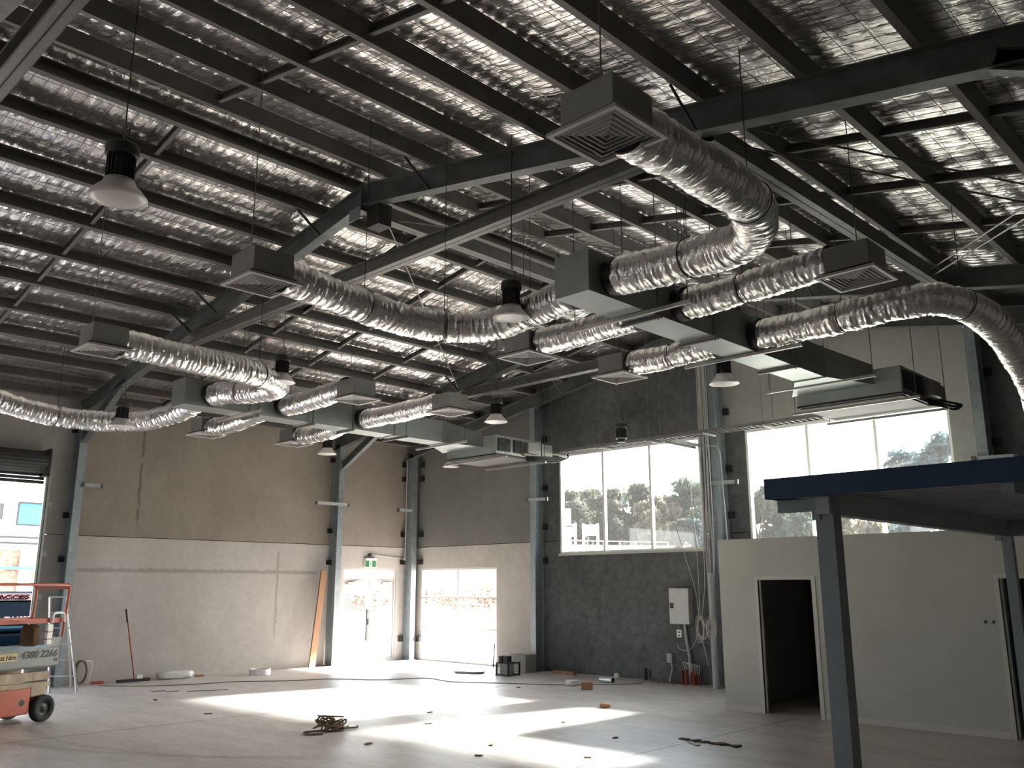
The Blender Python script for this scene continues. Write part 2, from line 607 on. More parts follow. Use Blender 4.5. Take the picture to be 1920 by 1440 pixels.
# ------------------------------------------------------------------ dimensions of the building
LX, GY = -19.6, 16.2            # inner faces of side wall and window wall
RX, T = -9.6, 0.1763            # ridge, roof slope
X1, Y0 = 0.6, -6.0              # walls behind and beside the camera
PY = [16.0, 13.5, 6.95, 1.8, -3.2]


def zr(x, add=0.0):             # underside of rafters
    return 7.22 - T * abs(x - RX) + add


# floor
fl = MB().box(LX - 0.3, X1 + 0.3, Y0 - 0.3, GY + 0.3, -0.25, 0.0).build('floor', M_FLOOR)
tag(fl, 'pale polished concrete floor slab with dusty streaks', kind='structure')
# saw cut joint strips
for i, (x0, x1, y0, y1) in enumerate(((-13.02, -13.01, 0, 16.1), (-6.72, -6.71, 0, 13.2))):
    MB().box(x0, x1, y0, y1, 0.0, 0.0015).build('joint', M_ROD, fl)

# side wall: precast panels with a joint at 3.0 m
wl = MB().box(LX - 0.24, LX - 0.18, 6.6, 13.8, 2.9, 3.1).box(LX - 0.24, LX - 0.18, 13.4, GY + 0.2, 2.9, 3.1).box(LX - 0.24, LX - 0.18, 6.9, 7.1, 0, 6.0).box(LX - 0.24, LX - 0.18, 13.4, 13.6, 0, 6.0).build('wall_left', M_CONC)
tag(wl, 'precast concrete side wall with stained patch lines', kind='structure')


def panel(parent, m, boxes, name='panel'):
    b = MB()
    for q in boxes:
        b.box(*q)
    return b.build(name, m, parent)


WT = 0.18


def lw(y0, y1, z0, z1):
    return (LX - WT, LX, y0, y1, z0, z1)


panel(wl, M_CONC, [lw(7.0, 13.49, 0, 2.99)])
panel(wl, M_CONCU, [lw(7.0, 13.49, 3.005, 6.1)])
panel(wl, M_CONC, [lw(13.505, 13.89, 0, 2.99), lw(15.66, GY, 0, 2.99), lw(13.89, 15.66, 2.42, 2.99)])
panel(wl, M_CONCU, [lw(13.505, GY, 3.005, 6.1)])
panel(wl, M_CONC2, [lw(6.5, 6.99, 0, 2.99)])
panel(wl, M_CONC2, [lw(6.5, 6.99, 3.005, 4.2), lw(0.9, 6.99, 4.2, 6.1)])
panel(wl, M_CONC2, [lw(Y0, 0.89, 0, 6.1)])

# window wall (gable)
wb = MB().box(LX - 0.2, -14.1, GY + 0.18, GY + 0.24, 2.9, 3.1).box(-10.08, -9.04, GY + 0.18, GY + 0.24, 2.9, 3.1).box(-5.02, X1, GY + 0.18, GY + 0.24, 2.9, 3.1).box(-14.8, -14.6, GY + 0.18, GY + 0.24, 0, 6.2).box(-9.8, -9.6, GY + 0.18, GY + 0.24, 0, 7.2).box(-4.75, -4.55, GY + 0.18, GY + 0.24, 0, 6.2).build('wall_back', M_CONC2)
tag(wb, 'gable wall of precast panels holding the high windows', kind='structure')


def gtop(xa, xb, m, z0):
    """panel top following the roof pitch"""
    xs = [xa, xb] if not (xa < RX < xb) else [xa, RX, xb]
    top = [(x, zr(x, 0.63)) for x in xs]
    b = MB().prism([(xa, z0), (xb, z0)] + top[::-1], 'y', GY, GY + WT)
    return b


def gb(x0, x1, z0, z1):
    return (x0, x1, GY, GY + WT, z0, z1)


panel(wb, M_CONC2, [gb(LX, -19.2, 0, 2.99), gb(-16.2, -14.71, 0, 2.99), gb(-19.2, -16.2, 2.42, 2.99)])
gtop(LX, -14.71, M_CONC3, 3.005).build('panel', M_CONC3, wb)
panel(wb, M_DARK, [gb(-14.69, -9.72, 0, 2.69), gb(-14.69, -14.08, 2.69, 2.99), gb(-10.1, -9.72, 2.69, 2.99)])
b = gtop(-14.69, -9.72, M_DARK, 5.06)
b.box(*gb(-14.69, -14.08, 3.005, 5.06)).box(*gb(-10.1, -9.72, 3.005, 5.06))
b.build('panel', M_DARK, wb)
panel(wb, M_DARK, [gb(-9.70, -4.66, 0, 2.69), gb(-9.70, -9.02, 2.69, 2.99), gb(-5.04, -4.66, 2.69, 2.99)])
b = gtop(-9.70, -4.66, M_BROWN, 5.06)
b.build('panel', M_BROWN, wb)
MB().box(*gb(-9.70, -9.02, 3.005, 5.06)).build('panel', M_DARK, wb)
MB().box(*gb(-5.04, -4.66, 3.005, 5.06)).build('panel', M_BROWN, wb)
panel(wb, M_DARK, [gb(-4.64, X1, 0, 2.99)])
gtop(-4.64, X1, M_DARK, 3.005).build('panel', M_DARK, wb)

# walls out of view
wr = MB().box(X1, X1 + 0.18, Y0, GY, 0, 6.0).build('wall_right', M_CONC2)
tag(wr, 'side wall beside the camera', kind='structure')
b = MB().box(LX, X1, Y0 - 0.18, Y0, 0, 2.69)
for xa, xb in ((LX, -14.08), (-10.1, X1)):  # leaves an unseen high opening, added to light the near duct boxes
    b.box(xa, xb, Y0 - 0.18, Y0, 2.69, 5.06)
b.prism([(LX, 5.06), (X1, 5.06), (X1, 6.0), (RX, 7.75), (LX, 6.0)], 'y', Y0 - 0.18, Y0)
wf = b.build('wall_front', M_CONC2)
tag(wf, 'gable wall behind the camera with one added high opening for light', kind='structure')

# ------------------------------------------------------------------ roof: foil blanket, safety mesh, purlins, bridging
def roof_mesh():
    xs = np.arange(LX - 0.2, X1 + 0.25, 0.05)
    ys = np.arange(1.0, GY + 0.05, 0.0375)
    X, Yg = np.meshgrid(xs, ys, indexing='ij')
    rng = np.random.default_rng(3)

    def noise(cx, cy):
        gx, gy = int(30 / cx) + 4, int(30 / cy) + 4
        g = rng.random((gx, gy))
        u, v = (X + 22) / cx, (Yg + 2) / cy
        i, j = np.floor(u).astype(int), np.floor(v).astype(int)
        fu, fv = u - i, v - j
        fu, fv = fu * fu * (3 - 2 * fu), fv * fv * (3 - 2 * fv)
        return (g[i, j] * (1 - fu) * (1 - fv) + g[i + 1, j] * fu * (1 - fv) + g[i, j + 1] * (1 - fu) * fv + g[i + 1, j + 1] * fu * fv)
    base = 7.775 - T * np.abs(X - RX)
    pil = np.abs(np.sin(np.pi * X / 0.30)) ** 0.6 * np.abs(np.sin(np.pi * (Yg + 0.03 * noise(0.4, 0.4)) / 0.15)) ** 0.7
    z = base - 0.024 * pil * (0.45 + 0.9 * noise(0.31, 0.21))
    z += 0.030 * (noise(0.9, 0.5) - 0.5) + 0.012 * (noise(0.45, 0.14) - 0.5) + 0.006 * (noise(0.16, 0.09) - 0.5)
    nx, ny = X.shape
    co = np.stack([X, Yg, z], -1).reshape(-1, 3)
    idx = np.arange(nx * ny).reshape(nx, ny)
    q = np.stack([idx[:-1, :-1], idx[:-1, 1:], idx[1:, 1:], idx[1:, :-1]], -1).reshape(-1, 4)
    return grid_mesh('ceiling', co, q, M_FOIL)


ce = inst('ceiling', roof_mesh())
tag(ce, 'pitched roof lined with crumpled silver foil insulation', kind='structure')
# roof sheeting above (keeps daylight out)
b = MB()
for xa, xb in ((LX - 0.3, RX), (RX, X1 + 0.3)):
    za, zb = 7.86 - T * abs(xa - RX), 7.86 - T * abs(xb - RX)
    b.add([(xa, Y0 - .3, za), (xb, Y0 - .3, zb), (xb, GY + .3, zb), (xa, GY + .3, za),
           (xa, Y0 - .3, za + .05), (xb, Y0 - .3, zb + .05), (xb, GY + .3, zb + .05), (xa, GY + .3, za + .05)],
          [(0, 1, 2, 3), (7, 6, 5, 4), (0, 4, 5, 1), (1, 5, 6, 2), (2, 6, 7, 3), (3, 7, 4, 0)])
b.build('roof_sheet', M_FOIL, ce)
# wire safety mesh
b = MB()
for k in range(int((X1 - LX) / 0.3) + 1):
    x = LX + 0.1 + k * 0.3
    z = 7.745 - T * abs(x - RX)
    b.bar((x, 1.0, z), (x, GY, z), 0.005, 0.005)
for k in range(int((GY - 1.0) / 0.15)):
    y = 1.05 + k * 0.15
    b.bar((LX, y, 7.742 - T * (RX - LX)), (RX, y, 7.742), 0.005, 0.005)
    b.bar((RX, y, 7.742), (X1, y, 7.742 - T * (X1 - RX)), 0.005, 0.005)
tag(b.build('safety_mesh', M_ROD, ce), kind='stuff')
PX = [-19.35, -18.55, -17.67, -16.75, -15.75, -14.72, -13.69, -12.66, -11.64, -10.64, -9.82, -9.0, -8.05, -7.1, -6.08, -5.07, -4.08, -3.06, -2.06, -1.05, -0.05]
pm = {}
for s_ in (-1, 1):
    up = Vector((s_ * T, 0, 1)).normalized()
    pm[s_] = MB().csec((0, 0.6, 0), (0, GY - 0.02, 0), 0.2, 0.076, up=up, side=-s_, t=0.005).mesh('purlin', M_PURL)
for x in PX:
    s_ = 1 if x > RX else -1
    inst('purlin', pm[s_], ce, (x, 0, zr(x, 0.312)))
for y in (4.33, 8.55, 10.05, 11.75, 14.85):
    for a, c in zip(PX[:-1], PX[1:]):
        if y < 5 and c > -1:
            continue
        za, zb = zr(a, 0.36), zr(c, 0.36)
        if a < RX < c:
            continue
        MB().csec((a + 0.05, y, za), (c - 0.05, y, zb), 0.1, 0.05, t=0.004, lip=0.012).build('bridging', M_PURL, ce)

# ------------------------------------------------------------------ portal frames
def fly(par, x, y, sgn=-1):
    MB().bar((x, y + sgn * 0.5, zr(x, 0.33)), (x, y + sgn * 0.06, zr(x, 0.015)), 0.045, 0.008, up=(1, 0, 0)).build('fly_brace', M_RAFT, par)


def portal_frame(y, label, collar=True, xl=LX, wd=0.165, flys=(), apex=False, knee=True):
    p = thing('portal_frame', label, 'steel frame', (RX, y, 0))
    cx0, cx1 = LX + 0.03, LX + 0.34
    for s_ in (-1, 1):
        xa = cx0 if s_ < 0 else X1 - 0.03
        xb = cx1 if s_ < 0 else X1 - 0.34
        b = MB()
        top = zr(xb, 0.0) + 0.1
        x_lo, x_hi = min(xa, xb), max(xa, xb)
        b.box(x_lo, x_lo + 0.014, y - wd / 2, y + wd / 2, 0, top)
        b.box(x_hi - 0.014, x_hi, y - wd / 2, y + wd / 2, 0, top)
        b.box(x_lo + 0.014, x_hi - 0.014, y - 0.004, y + 0.004, 0, top)
        col = b.build('column', M_GALVC, p)
        MB().box(x_lo - 0.0, x_hi + 0.03, y - 0.13, y + 0.13, 0, 0.02).build('base_plate', M_GALVC, col)
        up = Vector((s_ * T, 0, 1)).normalized()
        MB().ibeam((RX, y, 7.22), (xa, y, zr(xa)), 0.31, wd, up=up).build('rafter', M_RAFT, p)
        # knee brace
        if not knee:
            continue
        kx, kz = xb, 4.9
        jx = xb - s_ * 1.85
        MB().ibeam((kx, y, kz), (jx, y, zr(jx) - 0.0), 0.19, 0.12, up=(s_ * 0.41, 0, 1), tf=0.012).build('knee_brace', M_RAFT, p)
    # apex plates and bolts
    MB().box(RX - 0.012, RX + 0.012, y - 0.1, y + 0.1, 7.13, 7.56).build('apex_plate', M_RAFT, p)
    if apex:
        bx = MB().box(RX - 0.28, RX - 0.02, y - 0.09, y - 0.082, 7.02, 7.2).build('bracket_plate', M_GALVC, p)
        MB().box(RX + 0.05, RX + 0.33, y - 0.02, y + 0.2, 6.86, 7.18).build('strut_cleat', M_BLACKM, p)
    if collar:
        b = MB()
        zc = 6.18
        x_a, x_b = -14.75, -4.45
        b.csec((x_a, y + 0.02, zc), (x_b, y + 0.02, zc), 0.2, 0.076, side=1, t=0.006)
        b.csec((x_a, y + 0.11, zc), (x_b, y + 0.11, zc), 0.2, 0.076, side=-1, t=0.006)
        b.build('collar_tie', M_COLL, p)
    for x in flys:
        fly(p, x, y)
    return p


P1 = portal_frame(16.0, 'galvanised end frame with corner column standing against the high-window wall', collar=False, knee=False, flys=(-17.67, -15.75, -13.69, -11.64))
P2 = portal_frame(13.5, 'galvanised portal frame whose column stands between leaning plank and glass double doors', flys=(-14.72, -13.4, -11.64, -6.08))
P3 = portal_frame(6.95, 'big steel portal frame crossing the middle of the roof, with dark apex cleat', flys=(-14.6, -13.7, -10.64, -8.15, -4.15), apex=True)
P4 = portal_frame(1.8, 'steel portal frame cut off by the upper corner of the photograph')

# brackets and cleats on the columns
def panel_clips(y, zs, par, x=LX):
    for z in zs:
        for s_ in (-1, 1):
            MB().box(x + 0.0, x + 0.09, y + s_ * 0.1 - 0.05, y + s_ * 0.1 + 0.05, z - 0.06, z + 0.06).build('panel_clip', M_BLACKM, par)


panel_clips(13.5, (2.55, 3.35, 5.2), P2)
panel_clips(6.95, (2.5, 3.4, 5.2), P3)


def arm(par, p0, p1):
    """cross arm of angle iron with an end plate"""
    b = MB().bar(p0, p1, 0.012, 0.07).bar(p0, p1, 0.06, 0.010, c=(0.0, 0.035))
    o = b.build('cross_arm', M_PVC, par)
    d = (Vector(p1) - Vector(p0)).normalized()
    for p in (p0, p1):
        q = Vector(p)
        MB().box(q.x - 0.035, q.x + 0.035, q.y - 0.03, q.y + 0.008, q.z - 0.045, q.z + 0.045).build('end_plate', M_RAFT, o)
    return o


arm(P2, (LX + 0.37, 12.75, 4.02), (LX + 0.37, 13.72, 4.02))
arm(P3, (LX + 0.37, 7.03, 4.02), (LX + 0.37, 7.4, 4.02))
arm(P1, (LX + 0.30, 15.45, 4.0), (LX + 0.30, 16.0, 4.0))
for zz in (0.55, 2.6, 3.35, 4.9, 5.3):
    MB().box(LX, LX + 0.09, 15.78, 15.90, zz - 0.07, zz + 0.07).build('panel_clip', M_BLACKM, P1)
    MB().box(LX + 0.36, LX + 0.5, GY - 0.09, GY, zz - 0.07, zz + 0.07).build('panel_clip', M_BLACKM, P1)


def gable_column(xc, label, wd=0.165):
    t = thing('steel_column', label, 'column', (xc, GY - 0.16, 0))
    y0, y1 = GY - 0.33, GY - 0.02
    zt = zr(xc, -0.05)
    b = MB().box(xc - wd / 2, xc + wd / 2, y0, y0 + 0.014, 0, zt)
    b.box(xc - wd / 2, xc + wd / 2, y1 - 0.014, y1, 0, zt)
    b.box(xc - 0.004, xc + 0.004, y0 + 0.014, y1 - 0.014, 0, zt)
    b.build('column_section', M_GALVC, t)
    for z in (2.55, 3.35, 4.3, 5.5):
        MB().box(xc + 0.08, xc + 0.2, GY - 0.06, GY, z - 0.07, z + 0.07).build('panel_clip', M_BLACKM, t)
    arm(t, (xc - 0.14, y0 - 0.03, 4.0), (xc + 0.5, y0 - 0.03, 3.98))
    MB().box(xc - 0.13, xc + 0.13, y0 - 0.04, y1, 0, 0.02).build('base_plate', M_GALVC, t)
    return t


gable_column(-14.66, 'galvanised column between the concrete panel and the dark charcoal wall')
gable_column(-9.55, 'galvanised column behind the cable bundle, between the two high windows')
gable_column(-4.48, 'galvanised column at the far edge of the high window with the partly hidden view')

# struts along the building
st = thing('roof_strut', 'ridge strut running away from the apex cleat toward the window wall', 'strut', (RX + 0.2, 7.1, 7.0))
b = MB().csec((RX + 0.16, 7.1, 6.98), (RX + 0.16, 13.4, 6.98), 0.2, 0.076, t=0.006)
b.csec((RX + 0.245, 7.1, 6.98), (RX + 0.245, 13.4, 6.98), 0.2, 0.076, side=-1, t=0.006)
b.build('strut_section', M_COLL, st)
st = thing('roof_strut', 'double-channel strut running beside the big elbow of flexible duct', 'strut', (-4.15, 7.1, 6.2))
b = MB().csec((-4.18, 7.05, 6.2), (-4.08, 13.4, 6.2), 0.2, 0.076, t=0.006)
b.csec((-4.09, 7.05, 6.2), (-3.99, 13.4, 6.2), 0.2, 0.076, side=-1, t=0.006)
b.build('strut_section', M_COLL, st)


def rod_thing(name, label, cat, p0, p1, r=0.011, m=None):
    t = MB().tube([p0, p1], r, 6)
    o = t.build(name, m or M_ROD)
    return tag(o, label, cat)


rod_thing('bracing_rod', 'upper dark bracing rod crossing the roof beside the big elbow duct', 'rod', (-3.75, 7.05, 6.22), (0.3, 13.4, 5.65), 0.012)
rod_thing('bracing_rod', 'lower dark bracing rod crossing the roof beside the big elbow duct', 'rod', (-3.9, 7.1, 6.12), (0.1, 13.4, 5.55), 0.012)
rod_thing('bracing_rod', 'upper pale bracing rod slanting down to the cleat by the far diffuser', 'rod', (-4.35, 13.2, 6.42), (0.4, 7.0, 5.5), 0.012, M_RAIL)
rod_thing('bracing_rod', 'lower pale bracing rod slanting down to the cleat by the far diffuser', 'rod', (-4.3, 13.2, 6.34), (0.4, 7.15, 5.42), 0.012, M_RAIL)
rod_thing('bracing_rod', 'thin dark bracing rod seen through the gap above the flexible elbow', 'rod', (-9.5, 7.1, 7.05), (-4.3, 13.3, 6.3), 0.009)
rod_thing('bracing_rod', 'thin pale bracing rod hanging off the apex cleat', 'rod', (-9.4, 7.2, 6.95), (-14.6, 13.3, 6.4), 0.009, M_RAIL)

# ------------------------------------------------------------------ windows, doors in the walls
def mullion_window(name, label, x0, x1, z0, z1, nx, zbars, ft=0.05):
    mf = M_WHITE if z0 > 1 else M_FRAME
    t = MB().frame(x0, x1, z0, z1, GY + 0.02, GY + 0.13, ft).build(name, mf)
    tag(t, label, kind='structure')
    zs = [z0 + ft] + zbars + [z1 - ft]
    xs = [x0 + (x1 - x0) * i / nx for i in range(nx + 1)]
    for x in xs[1:-1]:
        MB().box(x - 0.03, x + 0.03, GY + 0.03, GY + 0.12, z0 + ft, z1 - ft).build('mullion', mf, t)
    for z in zbars:
        MB().box(x0 + ft, x1 - ft, GY + 0.035, GY + 0.115, z - 0.028, z + 0.028).build('transom', mf, t)
    for i in range(nx):
        for j in range(len(zs) - 1):
            MB().box(xs[i] + 0.03, xs[i + 1] - 0.03, GY + 0.07, GY + 0.078, zs[j] + 0.01, zs[j + 1] - 0.01).build('pane', M_GLASST if z0 > 1 else M_GLASS, t)
    return t


w1 = mullion_window('window_1', 'low six-pane white window in the corner bay', -19.2, -16.2, 0.0, 2.42, 2, [0.87, 1.65])
w2 = mullion_window('window_2', 'high three-pane window above the charcoal wall', -14.08, -10.1, 2.69, 5.06, 3, [])
w3 = mullion_window('window_3', 'high three-pane window behind the navy canopy fascia', -9.02, -5.04, 2.69, 5.06, 3, [])
for ww, x0, x1 in ((w2, -14.1, -10.08), (w3, -9.04, -5.02)):
    MB().box(x0, x1, GY - 0.03, GY + 0.03, 2.65, 2.70).build('window_sill', M_TRIM, ww)

# double glass door in the side wall
d1 = MB().frame(13.89, 15.66, 0.0, 2.42, LX - 0.13, LX - 0.02, 0.05, plane='x').build('door_1', M_FRAME)
tag(d1, 'white framed double glass doors with a transom pane', kind='structure')
MB().box(LX - 0.12, LX - 0.03, 13.94, 15.61, 2.08, 2.14).build('transom', M_FRAME, d1)
MB().box(LX - 0.08, LX - 0.072, 13.94, 15.61, 2.14, 2.37).build('pane', M_GLASS, d1)
for k, (a, c) in enumerate(((13.94, 14.77), (14.78, 15.61))):
    lf = MB().frame(a, c, 0.02, 2.08, LX - 0.10, LX - 0.05, 0.075, plane='x').build('door_leaf', M_FRAME, d1)
    MB().box(LX - 0.08, LX - 0.072, a + 0.07, c - 0.07, 0.09, 2.01).build('pane', M_GLASS, lf)
    hy = c - 0.05 if k == 0 else a + 0.05
    MB().tube([(LX - 0.02, hy, 0.55), (LX - 0.02, hy, 1.35)], 0.014, 8).box(LX - 0.05, LX - 0.02, hy - 0.01, hy + 0.01, 0.6, 0.62).box(LX - 0.05, LX - 0.02, hy - 0.01, hy + 0.01, 1.28, 1.30).build('handle', M_BLACKM if k == 0 else M_FRAME, lf)
    cy = a + 0.12 if k == 0 else c - 0.40
    MB().box(LX - 0.05, LX + 0.01, cy, cy + 0.28, 1.99, 2.06).bar((LX - 0.01, cy + 0.14, 2.08), (LX - 0.01, cy + (0.42 if k == 0 else -0.15), 2.10), 0.02, 0.012).build('door_closer', M_FRAME, lf)
    MB().box(LX - 0.045, LX - 0.035, (c - 0.02 if k == 0 else a), (c if k == 0 else a + 0.02), 0.95, 1.1).build('lock', M_BLACKM, lf)

# exit sign with conduit
t = thing('exit_sign', 'green and white running-man exit sign above the glass double doors', 'sign', (LX + 0.06, 14.74, 2.46))
MB().box(LX, LX + 0.09, 14.56, 14.92, 2.62, 2.68).box(LX, LX + 0.05, 14.56, 14.92, 2.44, 2.62).build('housing', M_WHITE, t)
MB().box(LX + 0.05, LX + 0.056, 14.57, 14.91, 2.45, 2.62).build('sign_face', M_GREEN, t)
fp = MB().box(LX + 0.056, LX + 0.060, 14.69, 14.79, 2.46, 2.61).build('door_symbol', M_WHITE, t)
b = MB()
for p, q in (((14.745, 2.56), (14.735, 2.53)), ((14.735, 2.53), (14.76, 2.495)), ((14.735, 2.53), (14.715, 2.50)), ((14.715, 2.50), (14.705, 2.475)), ((14.745, 2.555), (14.77, 2.545)), ((14.745, 2.555), (14.72, 2.545))):
    b.bar((LX + 0.062, *p), (LX + 0.062, *q), 0.012, 0.004, up=(1, 0, 0))
b.lathe([(0.0, 0), (0.012, 0.001), (0.012, 0.004), (0.0, 0.005)], 10, (LX + 0.06, 14.75, 2.578), 'x')
b.build('running_man', M_GREEN, t)
MB().tube(bez([(LX + 0.04, 14.74, 2.69), (LX + 0.04, 14.74, 2.75), (LX + 0.04, 14.82, 2.77), (LX + 0.04, 15.7, 2.70), (LX + 0.1, 15.83, 2.69), (LX + 0.12, 15.86, 2.9), (LX + 0.12, 15.86, 5.4)], 8), 0.012, 6).build('conduit', M_CABLE, t)
MB().lathe([(0.04, 0), (0.04, 0.05), (0.0, 0.05)], 12, (LX, 14.74, 2.77), 'x').build('junction_box', M_BLACKM, t)

# roller door: drum, box, track
t = thing('roller_door', 'dark rolled-up roller door above the side opening with galvanised guide', 'roller door', (LX + 0.2, 6.3, 0))
b = MB()
prof = []
for k in range(40):
    a = 2 * math.pi * k / 40
    r = 0.22 + 0.008 * (k % 2)
    prof.append((LX + 0.28 + r * math.cos(a), 4.42 + r * math.sin(a)))
b.prism(prof, 'y', 0.7, 6.25)
b.build('curtain_roll', mat('charcoal_slats', (0.05, 0.052, 0.052), 0.55, 0.3, var=0.2), t)
MB().box(LX + 0.03, LX + 0.5, 6.25, 6.30, 4.12, 4.68).build('end_bracket', M_BLACKM, t)
for k in range(3):
    MB().box(LX + 0.10, LX + 0.13, 0.9, 6.32, 4.00 + 0.075 * k, 4.067 + 0.075 * k).build('slat', MATS['charcoal_slats'], t)
b = MB().box(LX + 0.02, LX + 0.10, 6.38, 6.46, 0, 4.3).box(LX + 0.08, LX + 0.17, 6.38, 6.395, 0, 4.3).box(LX + 0.15, LX + 0.17, 6.34, 6.395, 0, 4.3)
g = b.build('guide_track', M_GALV, t)
for z in (0.9, 1.75, 2.6, 3.6):
    MB().box(LX + 0.0, LX + 0.05, 6.44, 6.56, z - 0.05, z + 0.05).build('track_bracket', M_GALV, g)
MB().box(LX - 0.16, LX - 0.0, 6.44, 6.5, 0, 4.15).build('jamb', M_GALVC, t)

# ------------------------------------------------------------------ office partition with dark doorways
PYW = 13.25
DZ = 2.04
wp = MB().box(-8.0, -7.3, PYW, PYW + 0.1, 0, 2.7).box(-6.38, -3.74, PYW, PYW + 0.1, 0, 2.7).box(-2.82, X1, PYW, PYW + 0.1, 0, 2.7)
wp.box(-7.3, -6.38, PYW, PYW + 0.1, DZ, 2.7).box(-3.74, -2.82, PYW, PYW + 0.1, DZ, 2.7)
wp.box(-8.0, -7.9, PYW + 0.1, GY, 0, 2.7).box(-8.0, X1, PYW + 0.1, GY, 2.6, 2.68)
wp = wp.build('wall_partition', M_PLAST)
tag(wp, 'pale plasterboard office partition with two dark doorways', kind='structure')
MB().box(-8.02, X1, PYW - 0.008, PYW, 0, 0.0001).build('baseboard_partition', M_TRIM, wp)
for a, c in ((-8.0, -7.36), (-6.3, -3.8)):
    MB().box(a, c, PYW - 0.012, PYW, 0.0, 0.09).build('skirting', M_TRIM, wp)
for k, (a, c) in enumerate(((-7.3, -6.38), (-3.74, -2.82))):
    b = MB().box(a - 0.055, a, PYW - 0.014, PYW + 0.11, 0, DZ + 0.055).box(c, c + 0.055, PYW - 0.014, PYW + 0.11, 0, DZ + 0.055).box(a, c, PYW - 0.014, PYW + 0.11, DZ, DZ + 0.055)
    dd = b.build('door_%d' % (k + 2), M_TRIM)
    tag(dd, ('dark open doorway in the middle of the partition' if k == 0 else 'dark open doorway behind the far canopy post'), kind='structure')
    MB().box(a, a + 0.03, PYW + 0.03, PYW + 0.07, 0, DZ).box(c - 0.03, c, PYW + 0.03, PYW + 0.07, 0, DZ).build('door_stop', M_TRIM, dd)
for k, x in enumerate((-3.96, -3.86)):
    o = MB().box(x - 0.018, x + 0.018, PYW - 0.004, PYW + 0.02, 1.45, 1.49).build('socket_cutout', M_BLACK, wp)

# ------------------------------------------------------------------ navy canopy with posts
t = thing('canopy', 'flat canopy with deep navy fascia on grey square posts', 'canopy', (-2.7, 6.0, 0))
MB().box(-3.18, 0.2, 5.95, 6.0, 2.565, 2.712).build('fascia', M_NAVY, t)
MB().box(-3.18, -3.14, 6.0, 10.3, 2.565, 2.712).build('side_gutter', M_NAVY, t)
b = MB()
for k in range(26):
    y = 6.0 + k * 0.165
    b.box(-3.14, 0.2, y, y + 0.082, 2.60, 2.64).box(-3.14, 0.2, y + 0.082, y + 0.165, 2.615, 2.65)
b.build('roof_sheet', M_ROOFU, t)
MB().box(-2.82, -2.72, 6.0, 10.3, 2.44, 2.60).build('side_beam', M_BEAM, t)
MB().box(-3.14, -2.82, 6.06, 6.12, 2.47, 2.56).build('outrigger', M_POST, t)
MB().box(-2.72, 0.2, 10.1, 10.2, 2.44, 2.60).build('back_beam', M_POST, t)
MB().box(-1.62, -1.54, 6.0, 10.2, 2.5, 2.60).build('purlin', M_POST, t)
for y, wd in ((6.03, 0.13), (10.2, 0.095)):
    p = MB().box(-2.71 - wd, -2.71, y, y + wd, 0, 2.56).build('post', M_POST, t)
    MB().box(-2.86, -2.80, y - 0.012, y + 0.0, 2.40, 2.56).box(-2.715, -2.70, y + 0.03, y + 0.07, 2.49, 2.53).build('cap_bracket', M_POST, p)

# ------------------------------------------------------------------ ductwork
def rods(par, pts, z0):
    for x, y in pts:
        MB().tube([(x, y, z0), (x, y, zr(x, 0.5))], 0.006, 5).build('hanger_rod', M_ROD, par)


def trunk(xc, ys, ye, label, rails, spig, wide=0.0):
    """rectangular supply duct running away from the camera"""
    z0, z1, hw = 4.95, 5.41, 0.235
    t = thing('supply_duct', label, 'duct', (xc, ys, z0))
    cuts = [ys, ys + 1.25, ys + 2.45, ys + 3.5, ys + 4.5, ye]
    for a, c in zip(cuts[:-1], cuts[1:]):
        s_ = MB().box(xc - hw, xc + hw, a + 0.004, c - 0.004, z0, z1).build('duct_section', M_DUCT, t)
        MB().frame(xc - hw - 0.018, xc + hw + 0.018, z0 - 0.018, z1 + 0.018, c - 0.02, c + 0.02, 0.02).build('flange', M_DUCTD, s_)
    # flared end to the fan unit
    b = MB()
    y2 = ye + 0.75
    w2_ = 0.66
    vs = [(xc - hw, ye, z0), (xc + hw, ye, z0), (xc + hw, ye, z1), (xc - hw, ye, z1),
          (xc - w2_, y2, z0 - 0.06), (xc + w2_, y2, z0 - 0.06), (xc + w2_, y2, z0 + 0.24), (xc - w2_, y2, z0 + 0.24)]
    b.add(vs, [(0, 1, 2, 3), (7, 6, 5, 4), (0, 4, 5, 1), (1, 5, 6, 2), (2, 6, 7, 3), (3, 7, 4, 0)])
    b.build('transition', M_DUCT, t)
    for y, wdth in rails:
        r_ = MB().box(xc - wdth / 2, xc + wdth / 2, y - 0.02, y + 0.02, z0 - 0.045, z0 - 0.005)
        ro = r_.build('hanger_rail', M_RAIL if wdth > 1 else M_ROD, t)
        for s_ in (-1, 1):
            x = xc + s_ * (wdth / 2 - 0.04)
            MB().tube([(x, y, z0 - 0.06), (x, y, zr(x, 0.5))], 0.006, 5).build('hanger_rod', M_ROD, ro)
    for s_, y in spig:
        MB().lathe([(0.2, -0.0), (0.2, 0.12), (0.185, 0.12), (0.185, 0.0)], 28, (xc + s_ * hw if s_ > 0 else xc - hw - 0.12, y, 5.17), 'x', closed=True).build('spigot', M_BLACKM, t)
    return t


rl = [(7.82, 1.66), (8.06, 0.56), (9.28, 0.56), (10.3, 1.74), (11.33, 0.62), (12.62, 1.72)]
trunk(-5.72, 6.82, 12.3, 'long rectangular galvanised duct leading to the fan unit before the high windows', rl,
      [(1, 7.2), (-1, 7.25), (1, 8.5), (-1, 8.5), (1, 10.25), (-1, 10.28)])
trunk(-14.3, 6.6, 12.45, 'rectangular galvanised duct in front of the concrete side wall', [(7.75, 1.6), (7.98, 0.56), (9.15, 0.56), (10.05, 0.56), (11.3, 0.8), (12.55, 1.64)],
      [(1, 7.1), (-1, 7.15), (1, 8.5), (-1, 8.45), (1, 10.28), (-1, 10.34)])


